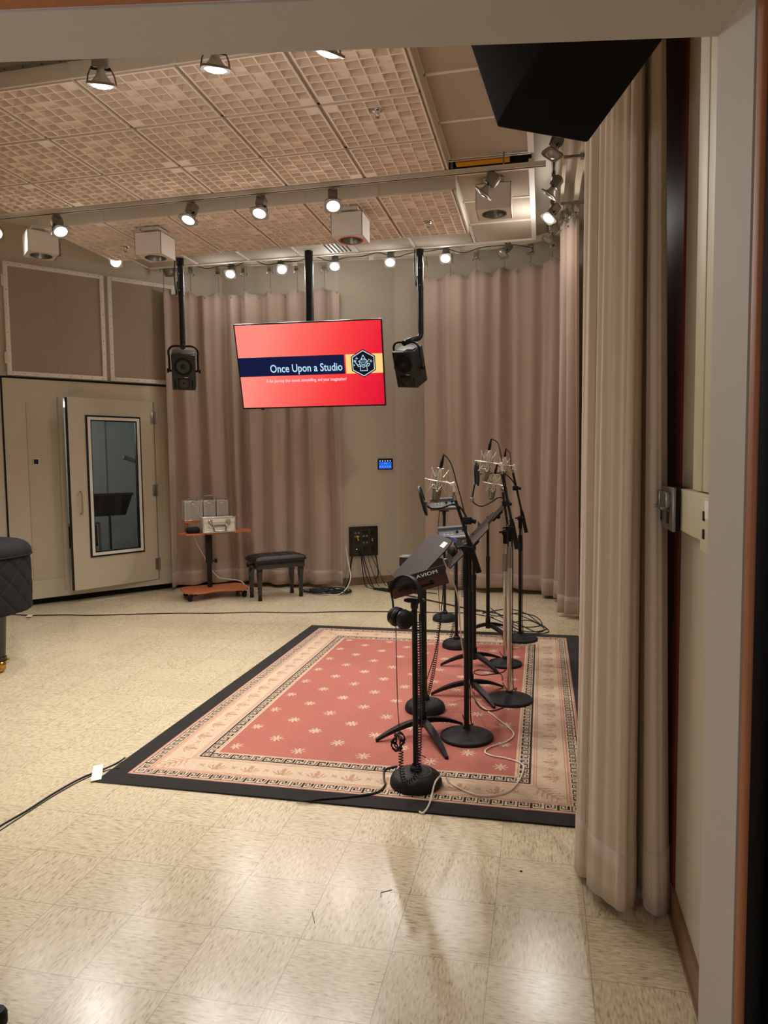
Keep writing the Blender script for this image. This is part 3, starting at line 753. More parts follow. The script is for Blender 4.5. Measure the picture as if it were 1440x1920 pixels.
curtain('beige curtain on the back wall right of the bare wall, behind the microphones', [(-1.36, 8.47), (-.9, 8.42), (-.4, 8.34), (-.05, 8.24), (.16, 8.02), (.25, 7.72)], .055, 3.72, .30, .06, .31, 23)
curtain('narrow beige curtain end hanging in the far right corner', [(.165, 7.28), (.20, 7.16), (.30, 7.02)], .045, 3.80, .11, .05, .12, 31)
# thin far curtain along the right wall and the near stack at the right
NB = [(.428, 2.50), (.405, 2.445), (.365, 2.44), (.345, 2.52), (.340, 2.60), (.325, 2.56), (.305, 2.455), (.275, 2.405), (.245, 2.42), (.200, 2.48), (.165, 2.54), (.178, 2.60), (.150, 2.60), (.132, 2.66), (.150, 2.78), (.24, 2.82), (.31, 2.90), (.23, 2.97), (.165, 3.04), (.19, 3.14), (.30, 3.18), (.33, 3.28), (.22, 3.36), (.17, 3.44), (.24, 3.54), (.33, 3.6)]
NTp = [(.30 + (x - .30) * (.42 if x > .30 else .74), y) for x, y in NB]
cb, ct = crv([(x, y, 0) for x, y in NB], 12), crv([(x, y, 0) for x, y in NTp], 12)
NEAR_L = sum((b - a).length for a, b in zip(cb, cb[1:]))
def near_fn(f, h):
    k = f * (len(cb) - 1); i = min(len(cb) - 2, int(k)); g = k - i
    b0, t0 = cb[i].lerp(cb[i + 1], g), ct[i].lerp(ct[i + 1], g)
    p = b0.lerp(t0, max(0, h) ** .8)
    a_, c_ = cb[max(0, i - 1)].lerp(ct[max(0, i - 1)], max(0, h)), cb[min(len(cb) - 1, i + 2)].lerp(ct[min(len(ct) - 1, i + 2)], max(0, h))
    d = c_ - a_; d = d.normalized() if d.length > 1e-6 else V((1, 0, 0)); nn = V((-d.y, d.x, 0)); s_ = f * NEAR_L
    w_ = .35 + .65 * max(0, min(1, h))
    p = p + nn * w_ * (.010 * (abs(math.sin(PI * s_ / .085 + .6 * math.sin(3 * h))) ** .45 - .6) + .006 * math.sin(s_ * 41 + 2 * h) + .004 * math.sin(s_ * 97 - 3 * h))
    return p, V((0, 0, 0))
curtain('long beige curtain gathered in folds at the near right, in front of the raceway', NB, .035, 3.75, .2, .0, .22, 5, 'curtain_lit', near=near_fn, group='beige curtains on the right', hooks=False)
# curtain rail
rp = [(-4.62, 7.5, 0), (-4.42, 7.88, 0), (-4.10, 8.19, 0), (-3.85, 8.28, 0), (-3.4, 8.33, 0), (-2.9, 8.35, 0), (-2.36, 8.38, 0), (-1.8, 8.45, 0), (-1.36, 8.47, 0), (-.9, 8.42, 0), (-.4, 8.34, 0), (-.05, 8.24, 0), (.16, 8.02, 0), (.26, 7.70, 0), (.29, 7.2, 0), (.30, 6.4, 0), (.30, 5.4, 0), (.30, 4.2, 0), (.30, 2.4, 0)]
t = thing('curtain_rail', 'long curved ceiling rail that carries the beige curtains', 'curtain rail', (-1, 8.4, RAIL_Z))
rpts = crv(rp, 10)
def strip(w0, w1, z0, z1):
    mb = MB(); vs = []; fs = []
    for i, p in enumerate(rpts):
        d = (rpts[min(i + 1, len(rpts) - 1)] - rpts[max(i - 1, 0)]).normalized(); n = V((-d.y, d.x, 0))
        for w, z in ((w0, z0), (w1, z0), (w1, z1), (w0, z1)): q = p + n * w; vs.append((q.x, q.y, z))
    for i in range(len(rpts) - 1):
        for j in range(4): fs.append((4 * i + j, 4 * i + (j + 1) % 4, 4 * i + 4 + (j + 1) % 4, 4 * i + 4 + j))
    k = 4 * (len(rpts) - 1); fs += [(3, 2, 1, 0), (k, k + 1, k + 2, k + 3)]
    mb.add(vs, fs, sm=False); return mb
mb = strip(-.022, .022, RAIL_Z, RAIL_Z + .006)
for q in (strip(-.004, .004, RAIL_Z + .006, RAIL_Z + .06), strip(-.022, .022, RAIL_Z + .06, RAIL_Z + .066)): mb.add(q.v, q.f, sm=False)
obj('i_beam', mb, 'fascia', t)
for y in (5.35, 6.0, 7.05):
    mb = MB(); mb.box((.16, y - .012, RAIL_Z - .02), (.44, y + .012, RAIL_Z + .0)); mb.box((.285, y - .03, RAIL_Z - .03), (.315, y + .03, RAIL_Z + .07)); obj('bracket', mb, 'steel', t)
for p in rpts[30:140:14]:
    mb = MB(); mb.cyl((p.x, p.y, RAIL_Z + .06), (p.x, p.y, ZC), .008, n=8); obj('hanger', mb, 'steel', t)
for px in ((545, 1), (700, 1), (865, 1)):
    p = atz(px[0], 487, RAIL_Z)
    mb = MB(); mb.rbox((p.x - .03, 8.33, RAIL_Z - .03), (p.x + .03, 8.36, RAIL_Z + .02), .004); obj('joint_box', mb, 'fascia', t)

# lamp flex along the back track
def cable(name, label, pts, r=.004, m='cable', cat='cable', group=None, per=8, n=6):
    mb = MB(); mb.tube(crv(pts, per), r, n); return one(name, mb, m, label, cat, group)
pts = []
for i in range(22):
    f = i / 21; pts.append((-4.1 + 4.0 * f, 8.03 + .12 * f, 3.93 - .055 * abs(math.sin(PI * f * 5.5)) - (.03 if i % 2 else 0)))
cable('hanging_lamp_cable', 'thin black flex drooping between the back wall spotlights', pts, .0045)

# ================================================================ TELEVISION
def rotm(yaw, pit, rol):
    return Matrix.Rotation(R(yaw), 4, 'Z') @ Matrix.Rotation(R(pit), 4, 'X') @ Matrix.Rotation(R(rol), 4, 'Y')
kf = 1.55 / 1.45
tvc = EYE + (V((-2.211, 6.75, 2.491)) - EYE) * kf
TT = Matrix.Translation(tvc) @ rotm(5.1, 16.1, -.26)
TW, TH = 1.55, .887
t = thing('tv', 'large flat television hung from the ceiling showing a red slide', 'television', tvc)
mb = MB(); mb.rbox((-TW / 2, .004, -TH / 2), (TW / 2, .045, TH / 2), .004, 2, T=TT); mb.rbox((-TW * .32, .04, -TH * .36), (TW * .32, .075, TH * .30), .01, 2, T=TT); obj('back_case', mb, 'black', t)
mb = MB(); w = .011
for a, b in (((-TW / 2, -.003, -TH / 2), (TW / 2, .008, -TH / 2 + w * 1.3)), ((-TW / 2, -.003, TH / 2 - w), (TW / 2, .008, TH / 2)), ((-TW / 2, -.003, -TH / 2), (-TW / 2 + w, .008, TH / 2)), ((TW / 2 - w, -.003, -TH / 2), (TW / 2, .008, TH / 2))): mb.box(a, b, T=TT)
bz_ = obj('bezel', mb, 'black', t)
mb = MB(); mb.box((-TW * .37, -.006, -TH / 2 - .012), (-TW * .35, .01, -TH / 2), T=TT); obj('sensor', mb, 'black', bz_)
# slide, drawn in screen coordinates u 0..1, v 0..1 (top = 0)
def slide_mat():
    m = bpy.data.materials.new('slide red'); m.use_nodes = True; nt = m.node_tree; b = nt.nodes['Principled BSDF']
    at_ = nt.nodes.new('ShaderNodeUVMap'); sp = nt.nodes.new('ShaderNodeSeparateXYZ'); nt.links.new(at_.outputs[0], sp.inputs[0])
    md = nt.nodes.new('ShaderNodeMath'); md.operation = 'MULTIPLY_ADD'; nt.links.new(sp.outputs[1], md.inputs[0]); md.inputs[1].default_value = -.22; nt.links.new(sp.outputs[0], md.inputs[2])
    cr = nt.nodes.new('ShaderNodeValToRGB'); nt.links.new(md.outputs[0], cr.inputs[0]); e = cr.color_ramp.elements
    e[0].position = -.0; e[0].color = rgb(255, 142, 128); e[1].position = 1.0; e[1].color = rgb(222, 8, 48)
    for p, c in ((.25, (255, 108, 98)), (.55, (252, 66, 66)), (.8, (240, 30, 56))): k = e.new(p); k.color = rgb(*c)
    b.inputs['Base Color'].default_value = (.01, .01, .01, 1); b.inputs['Roughness'].default_value = .35; b.inputs['Specular IOR Level'].default_value = .12
    nt.links.new(cr.outputs[0], b.inputs['Emission Color']); b.inputs['Emission Strength'].default_value = .8
    return m
smats = [slide_mat(), emit('slide navy', (5, 20, 62), 1), emit('slide yellow', (255, 214, 130), 1), emit('slide black', (6, 8, 22), 1), emit('slide pale blue', (188, 232, 255), 1), emit('slide outline', (215, 232, 255), 1), emit('slide small text', (255, 226, 240), 1)]
SW, SH = TW - 2 * w, TH - 2.3 * w
lay = [0]
mb = MB()
def sp_(u, v, l): return (-SW / 2 + u * SW, -.0005 - .0004 * l, SH / 2 - v * SH)
def spoly(pts, mi, l): mb.add([sp_(u, v, l) for u, v in pts], [tuple(range(len(pts)))], mi, TT, False)
def sline(pts, wd, mi, l, closed=False):
    pts = [V((u * SW, v * SH)) for u, v in pts]; n = len(pts)
    for i in range(n if closed else n - 1):
        a, b = pts[i], pts[(i + 1) % n]; d = (b - a)
        if d.length < 1e-6: continue
        d = d.normalized(); a2, b2 = a - d * wd * .35, b + d * wd * .35; q = V((-d.y, d.x)) * wd / 2
        spoly([((p.x) / SW, (p.y) / SH) for p in (a2 + q, b2 + q, b2 - q, a2 - q)], mi, l)
spoly([(0, 0), (1, 0), (1, 1), (0, 1)], 0, 0)
spoly([(0, .385), (.738, .385), (.738, .615), (0, .615)], 1, 1)
spoly([(.748, .385), (1, .385), (1, .615), (.748, .615)], 2, 1)
hcx, hcy, hr = .868, .497, .150 * SH
def hexa(r): return [(hcx + r * math.sin(PI / 3 * i) / SW, hcy - r * math.cos(PI / 3 * i) / SH) for i in range(6)]
spoly(hexa(hr * 1.12), 3, 2); sline(hexa(hr), .0075, 5, 3, True)
def ic(pts): return [(hcx + x * hr / SW, hcy + y * hr / SH) for x, y in pts]
lw = .0062
sline(ic([(-.38, -.16), (-.18, -.30), (.0, -.66), (.18, -.30), (.38, -.16), (.2, -.10), (-.2, -.10), (-.38, -.16)]), lw, 4, 3)
sline(ic([(-.15, -.36), (.15, -.36)]), lw * .8, 4, 3); sline(ic([(-.19, -.26), (.19, -.26)]), lw * .8, 4, 3)
sline(ic([(-.30, -.08), (-.28, .12), (.0, .34), (.28, .12), (.30, -.08)]), lw, 4, 3)
sline(ic([(-.17, .0), (-.1, .10), (0, .06), (.1, .10), (.17, .0)]), lw * .8, 4, 3); sline(ic([(-.1, .16), (.1, .16)]), lw * .8, 4, 3)
sline(ic([(-.24, .24), (-.26, .58), (.30, .58), (.26, .24)]), lw, 4, 3)
sline(ic([(-.26, .22), (-.42, .26), (-.50, .10), (-.30, .10)]), lw, 4, 3); sline(ic([(.26, .22), (.42, .22), (.52, .06), (.44, .0), (.30, .08)]), lw, 4, 3)
sline(ic([(-.48, .14), (-.66, -.14)]), lw * 1.3, 4, 3)
sline(ic([(-.68 + .07 * math.cos(q * PI / 3), -.2 + .07 * math.sin(q * PI / 3)) for q in range(6)]), lw, 4, 3, True)
for x, y, r_ in ((-.52, -.40, .11), (.62, -.16, .10), (-.74, .12, .04), (.46, -.28, .03)):
    sline(ic([(x - r_, y), (x + r_, y)]), lw * .8, 4, 3); sline(ic([(x, y - r_), (x, y + r_)]), lw * .8, 4, 3)
def text_mesh(txt, size, bold=0, spacing=1.0):
    cu = bpy.data.curves.new('txt', 'FONT'); cu.body = txt; cu.size = size; cu.offset = bold; cu.space_character = spacing; cu.resolution_u = 3
    o = bpy.data.objects.new('txt', cu); COL.objects.link(o); dg = bpy.context.evaluated_depsgraph_get(); me = bpy.data.meshes.new_from_object(o.evaluated_get(dg))
    vs = [v.co.copy() for v in me.vertices]; fs = [tuple(p.vertices) for p in me.polygons]
    bpy.data.objects.remove(o); bpy.data.meshes.remove(me); return vs, fs
def stext(txt, u0, u1, vbase, hsize, mi, bold=0):
    vs, fs = text_mesh(txt, 1, bold); x0, x1 = min(p.x for p in vs), max(p.x for p in vs); k = (u1 - u0) * SW / (x1 - x0)
    out = []
    for p in vs: out.append(sp_(u0 + (p.x - x0) * k / SW, vbase - p.y * hsize / SH, 4))
    mb.add(out, [tuple(f) for f in fs], mi, TT, False)
stext('Once Upon a Studio', .218, .722, .572, .115, 4, .012)
stext('A fun journey into sound, storytelling, and your imagination!', .182, .745, .692, .047, 6, .008)
so = obj('screen', mb, smats, t)
uv = so.data.uv_layers.new(name='uv'); TTi = TT.inverted(); off = origin_of(t)
for lp in so.data.loops:
    p = TTi @ (so.data.vertices[lp.vertex_index].co + off); uv.data[lp.index].uv = ((p.x + SW / 2) / SW, (p.z + SH / 2) / SH)
pole = aty(579, 485, 7.47)
t2 = thing('tv_ceiling_mount', 'black ceiling pole that holds the television', 'pole mount', (pole.x, 7.47, 2.6))
mb = MB(); mb.cyl((pole.x, 7.47, 2.75), (pole.x, 7.47, ZC), .045, n=20); obj('pole', mb, 'black', t2)
mb = MB(); mb.cyl((pole.x, 7.47, ZC - .02), (pole.x, 7.47, ZC), .11, n=20); obj('ceiling_plate', mb, 'black', t2)
mb = MB(); mb.rbox((-.16, .076, -.12), (.16, .10, .18), .005, T=TT); q = TT @ V((0, .09, .05)); mb.rbox((pole.x - .05, q.y, 2.66), (pole.x + .05, 7.47, 2.80), .006); obj('tilt_bracket', mb, 'black', t2)
mb = MB(); mb.tube(crv([(pole.x - .05, 7.45, 3.88), (pole.x - .15, 7.5, 3.80), (pole.x - .22, 7.7, 3.86), (pole.x - .3, 7.95, 3.95)], 6), .008, 8); obj('signal_cable', mb, 'cable', t2)

# ================================================================ HANGING SPEAKERS
def speaker(name, label, c, rot, W, D, Hh, T=None, pole=None, bend=False, body='speaker', group='black hanging loudspeakers'):
    T = T or Matrix.Translation(c) @ rotm(*rot)
    base = T @ V((0, D / 2, -Hh / 2))
    t = thing(name, label, 'loudspeaker', base, group=group)
    mb = MB(); mb.rbox((-W / 2, 0, -Hh / 2), (W / 2, D, Hh / 2), .010, 3, T=T)
    obj('cabinet', mb, body, t)
    r = W * .36; zc = Hh * .17
    X = T @ Matrix.Translation((0, -.001, zc)) @ Matrix.Rotation(PI / 2, 4, 'X')
    mb = MB(); mb.lathe([(r * 1.1, 0.000), (r * 1.1, .007), (r * .98, .009), (r * .86, .007), (r * .80, .001)], 40, T=X); sur = mb
    mb = MB(); mb.lathe([(r * .82, .002), (r * .5, -.003 + .0045), (r * .3, .0015), (r * .28, .004), (r * .18, .014), (0, .018)], 36, T=X); wo_ = obj('woofer', mb, 'cone', t); obj('surround', sur, 'rubber', wo_)
    X2 = T @ Matrix.Translation((0, -.001, -Hh * .30)) @ Matrix.Rotation(PI / 2, 4, 'X')
    mb = MB(); mb.rbox((-W * .27, -.004, -Hh * .46), (W * .27, 0.001, -Hh * .15), .003, 2, T=T); mb.lathe([(W * .2, .004), (W * .16, .0048), (W * .08, .0045), (0, .0042)], 28, 1, X2); mb.sphere((0, 0, .004), .012, 8, 1, X2); obj('tweeter_waveguide', mb, ['black', 'cone'], t)
    for sx in (-1, 1):
        mb = MB(); mb.rbox((sx * W * .37 - .009, -.002, -Hh * .44), (sx * W * .37 + .009, .001, -Hh * .2), .001, 1, T=T); obj('port', mb, 'void', t)
    mb = MB(); mb.box((.012, -.005, -Hh * .135), (.05, -.003, -Hh * .120), T=T); obj('badge', mb, 'letter', t)
    if pole is not None:
        yw = W / 2 + .03; zy = Hh / 2 + .07; yd = D * .45
        mb = MB(); mb.tube(crv([(-yw, yd, -Hh * .02), (-yw, yd, Hh * .35), (-yw, yd, zy - .05), (-yw + .05, yd, zy), (0, yd, zy), (yw - .05, yd, zy), (yw, yd, zy - .05), (yw, yd, Hh * .35), (yw, yd, -Hh * .02)], 6), .012, 10, T=T); yk_ = obj('yoke', mb, 'black', t)
        for sx in (-1, 1):
            mb = MB(); mb.cyl((sx * W / 2, yd, -Hh * .02), (sx * (yw + .01), yd, -Hh * .02), .012, T=T); mb.cyl((sx * (yw + .005), yd, -Hh * .02), (sx * (yw + .028), yd, -Hh * .02), .024, n=12, T=T); obj('knob', mb, 'rubber', yk_)
        top = T @ V((0, yd, zy))
        mb = MB(); mb.cyl(T @ V((0, yd - .03, zy)), T @ V((0, yd + .03, zy)), .03, n=14)
        if bend: mb.tube(crv([top, top + V((.06, .0, .02)), V((pole.x - .01, pole.y, top.z + .07)), V((pole.x, pole.y, top.z + .22)), V((pole.x, pole.y, top.z + .5))], 8), .03, 14)
        mb.cyl((pole.x, pole.y, top.z + (.45 if bend else 0)), (pole.x, pole.y, ZC), .030, n=16)
        mb.cyl((pole.x, pole.y, top.z + .55), (pole.x, pole.y, top.z + .85), .035, n=16); mb.cyl((pole.x, pole.y, 3.72), (pole.x, pole.y, ZC), .042, n=16)
        obj('pole', mb, 'black', t)
        for zz in (.6, .78):
            q = V((pole.x, pole.y - .036, top.z + zz)); mb = MB(); mb.cyl(q, q + V((0, -.004, 0)), .007, n=8); obj('bolt', mb, 'steel', t)
        mb = MB(); mb.tube(crv([(pole.x - .045, pole.y - .02, 3.85), (pole.x - .06, pole.y - .03, 3.6), (pole.x - .04, pole.y - .03, 3.4), (pole.x - .035, pole.y - .02, top.z + .7)], 8), .006, 8); obj('speaker_cable', mb, 'cable', t)
    return t
cl = V((-3.893, 7.38, 2.554)); TL_ = Matrix.Translation(cl) @ rotm(23.7, 22.9, .7)
q = TL_ @ V((0, .108, .27)); speaker('hanging_loudspeaker', 'black hanging loudspeaker left of the television, in front of the curtain', cl, (23.7, 22.9, .7), .25, .24, .40, pole=V((q.x - .0, q.y, 0)))
cr_ = V((-1.438, 7.617, 2.518)); TR_ = Matrix.Translation(cr_) @ rotm(-21.6, 26, 5.5)
pr_ = aty(788, 520, 7.68); speaker('hanging_loudspeaker', 'black hanging loudspeaker right of the television on a bent pole', cr_, (-21.6, 26, 5.5), .25, .24, .40, pole=V((pr_.x, 7.68, 0)), bend=True)
# near one, seen from behind and below; local x along its width, back towards us
P0 = V((-.115, 1.876, 2.378)); W_, D_, H_ = .286, .30, .433
TN = Matrix.Translation(P0) @ rotm(35.3, -24.95, -1.55) @ Matrix.Translation((W_ / 2, 0, H_ / 2)) @ Matrix.Rotation(PI, 4, 'Z')
t = speaker('hanging_loudspeaker', 'large black loudspeaker close overhead, seen from behind and below', None, None, W_, D_, H_, T=TN, body='boxblack', group='black hanging loudspeakers')
mb = MB(); a = TN @ V((0, D_ * .5, H_ / 2)); mb.cyl(a - V((0, 0, .05)), (a.x, a.y, ZC), .03, n=14); obj('pole', mb, 'black', t)

# ================================================================ BACK WALL FITTINGS
A_, B_ = V((-2.42, 8.531, 0)), V((-1.806, 8.924, 0)); wd_ = (B_ - A_).normalized(); wn_ = V((wd_.y, -wd_.x, 0))   # wn_ towards the room
TWL = Matrix(((wd_.x, wn_.x, 0, A_.x), (wd_.y, wn_.y, 0, A_.y), (0, 0, 1, 0), (0, 0, 0, 1))); TWi = TWL.inverted()
def wpix(x, y): return TWi @ onplane(x, y, A_, wn_)
a, b = wpix(708, 860), wpix(736, 880); 
t = thing('wall_touch_panel', 'small lit blue touch screen on the bare back wall', 'touch screen', TWL @ V(((a.x + b.x) / 2, .01, b.z)))
mb = MB(); mb.rbox((a.x, 0, b.z), (b.x, .016, a.z), .003, T=TWL); obj('housing', mb, 'black', t)
mb = MB(); sw, sh = b.x - a.x, a.z - b.z; y = .0168
def tp(u0, u1, v0, v1, mi, y_): mb.quad((a.x + u0 * sw, y_, a.z - v1 * sh), (a.x + u1 * sw, y_, a.z - v1 * sh), (a.x + u1 * sw, y_, a.z - v0 * sh), (a.x + u0 * sw, y_, a.z - v0 * sh), mi, TWL)
tp(.06, .90, .10, .92, 0, y); tp(.06, .90, .32, .92, 1, y + .0004)
for i in range(5): tp(.10 + i * .17, .16 + i * .17, .16, .26, 2, y + .0006); tp(.11 + i * .16, .18 + i * .16, .66, .80, 3, y + .0008)
tp(.42, .58, .40, .46, 3, y + .0008)
obj('screen', mb, [emit('panel navy', (8, 16, 40), 1), emit('panel blue', (30, 105, 230), 1), emit('panel white', (220, 230, 250), 1), emit('panel light', (110, 170, 250), 1)], t)
a, b = wpix(654, 988), wpix(707, 1040)
t = thing('wall_patch_panel', 'black connector panel low on the back wall with cables plugged in', 'patch panel', TWL @ V(((a.x + b.x) / 2, .02, b.z)))
mb = MB(); mb.rbox((a.x, 0, b.z), (b.x, .04, a.z), .004, T=TWL); obj('plate', mb, 'panelblk', t)
sw, sh = b.x - a.x, a.z - b.z
def pc(u, v): return (a.x + u * sw, .0405, a.z - v * sh)
def sock(u, v, r, m_): x, y, z = pc(u, v); q = MB(); q.lathe([(r, 0), (r, .004), (r * .7, .004), (r * .62, .001), (0, .001)], 16, T=TWL @ Matrix.Translation((x, y, z)) @ Matrix.Rotation(-PI / 2, 4, 'X')); obj('socket', q, m_, t)
for u in (.20, .31):
    for v in (.21, .33): sock(u, v, .014, 'steel')
for u in (.49, .60):
    for v in (.32, .55): sock(u, v, .014, 'steel')
    for v in (.17, .43, .74): sock(u, v, .011, 'black')
for v in (.2, .72, .82): sock(.80, v, .013, 'black')
q = MB()
for (u0, v0, u1, v1) in ((.13, .12, .40, .62), (.42, .12, .68, .62), (.70, .10, .90, .32), (.70, .35, .90, .58), (.72, .62, .90, .92), (.14, .66, .36, .92), (.42, .66, .68, .92)):
    for (p_, r_) in (((u0, v0), (u1, v0)), ((u1, v0), (u1, v1)), ((u1, v1), (u0, v1)), ((u0, v1), (u0, v0))):
        x0, y0, z0 = pc(*p_); x1, _, z1 = pc(*r_); q.cyl((x0, y0, z0), (x1, y0, z1), .0009, n=4, T=TWL)
obj('printed_outline', q, 'grey', t)
q = MB(); x, y, z = pc(.80, .46); q.rbox((x - .012, y, z - .022), (x + .012, y + .003, z + .022), .002, T=TWL); obj('outlet', q, 'steel', t)
q = MB(); x, y, z = pc(.235, .76); q.sphere((x, y + .001, z), .005, 6, T=TWL); obj('indicator', q, emit('green led', (150, 255, 160), 2), t)
q = MB(); x, y, z = pc(.255, .30); q.cyl((x, y, z), (x + .006, y + .03, z - .06), .007, n=10, T=TWL); obj('yellow_plug', q, 'yel2', t)
x, y, z = pc(.28, .45)
def wl(x, y, z): return TWL @ V((x, y, z))
cabs = [((.36, .8), (.37, 1.6), (.42, 2.0)), ((.40, .95), (.47, 1.6), (.60, 2.02)), ((.44, .95), (.55, 1.5), (.66, 2.02)), ((.60, .95), (.70, 1.5), (.85, 1.98)), ((.70, .95), (.88, 1.4), (1.1, 2.0))]
for i, cs in enumerate(cabs):
    pts = []
    for j, (u, v) in enumerate(cs): x, y, z = pc(u, v); pts.append(wl(x, .06 + .07 * j, max(.008, z)))
    e = pts[-1]; pts += [e + V((.15, -.12 - .02 * i, 0)), e + V((.55 + .04 * i, -.34 - .03 * i, 0))]
    cable('cable', ['black cable hanging from the connector panel, leftmost', 'black cable from the connector panel, second from left', 'black cable from the connector panel, third from left', 'black cable with a yellow band from the connector panel', 'thin black cable from the right of the connector panel'][i], pts, .0065 if i < 3 else .0045, group='cables from the connector panel')
x, y, z = pc(.93, 1.0); pts = [wl(x, .03, z), wl(x + .01, .05, z - .12), wl(x + .015, .06, z - .25), wl(x - .02, .05, z - .30)]
cable('cable', 'short loose black cable end under the right corner of the connector panel', pts, .008, group='cables from the connector panel')
x, y, z = pc(.06, 1.0); pts = [wl(x, .05, z), wl(x - .03, .08, z - .10), wl(x - .06, .11, .10), wl(x - .12, .15, .01)]
cable('cable', 'black cable dropping from the left corner of the connector panel', pts, .012, group='cables from the connector panel')
# pile of cable at the curtain foot
pts = []
for i in range(70):
    q = i * .62; rr = .10 + .05 * math.sin(i * 1.7) + .02 * math.sin(i * .37); pts.append(V((-2.46 + rr * 2.0 * math.cos(q), 8.05 + rr * 1.0 * math.sin(q), .010 + .035 * (i / 70) + .008 * math.sin(i * 2.3))))
cable('cable_pile', 'heap of coiled black cable on the floor at the curtain foot', pts, .0065, per=4)
# ================================================================ RIGHT WALL RACEWAY
t = thing('wall_raceway', 'cream cable raceway running up and along the right wall', 'cable raceway', (.42, 2.0, 1.33))
mb = MB(); mb.rbox((.403, 1.85, 1.462), (.442, 1.968, ZC - .3), .002, T=None); obj('vertical_duct', mb, 'cream', t)
mb = MB(); mb.rbox((.401, 1.974, 1.462), (.442, 2.082, ZC - .3), .002); obj('second_duct', mb, 'cream', t)
mb = MB(); mb.rbox((.40, 1.6, 1.335), (.442, 2.25, 1.458), .003); obj('horizontal_duct', mb, 'cream', t)
mb = MB(); mb.rbox((.392, 1.72, 1.315), (.402, 1.935, 1.452), .003)
for zz in (1.36, 1.405): mb.rbox((.389, 1.885, zz - .012), (.3925, 1.9, zz + .012), .001, mi=1)
mb.rbox((.388, 1.83, 1.40), (.392, 1.87, 1.445), .0015, mi=2)
obj('outlet_cover', mb, ['cream', 'void', 'paper'], t)
t = thing('wall_switch_box', 'metal double socket box at the end of the raceway by the curtain', 'socket box', (.40, 2.4, 1.33))
mb = MB(); mb.box((.385, 2.24, 1.335), (.442, 2.52, 1.455)); obj('back_box', mb, 'void', t)  # sides coloured near black for the shade they lie in
mb = MB(); mb.rbox((.376, 2.235, 1.330), (.386, 2.53, 1.462), .003); sp0 = obj('plate', mb, 'steel', t)
for y0 in (2.27, 2.40):
    mb = MB(); mb.rbox((.362, y0, 1.40), (.377, y0 + .09, 1.448), .003); mb.rbox((.352, y0 + .02, 1.392), (.372, y0 + .07, 1.402), .002); obj('flip_cover', mb, 'steel', sp0)
    mb = MB(); mb.rbox((.373, y0 + .03, 1.35), (.3765, y0 + .06, 1.385), .001); obj('socket', mb, 'black', t)
mb = MB(); mb.box((.434, 2.46, .11), (.442, 3.9, 3.4)); struct('trim_2', mb, 'darkwood')
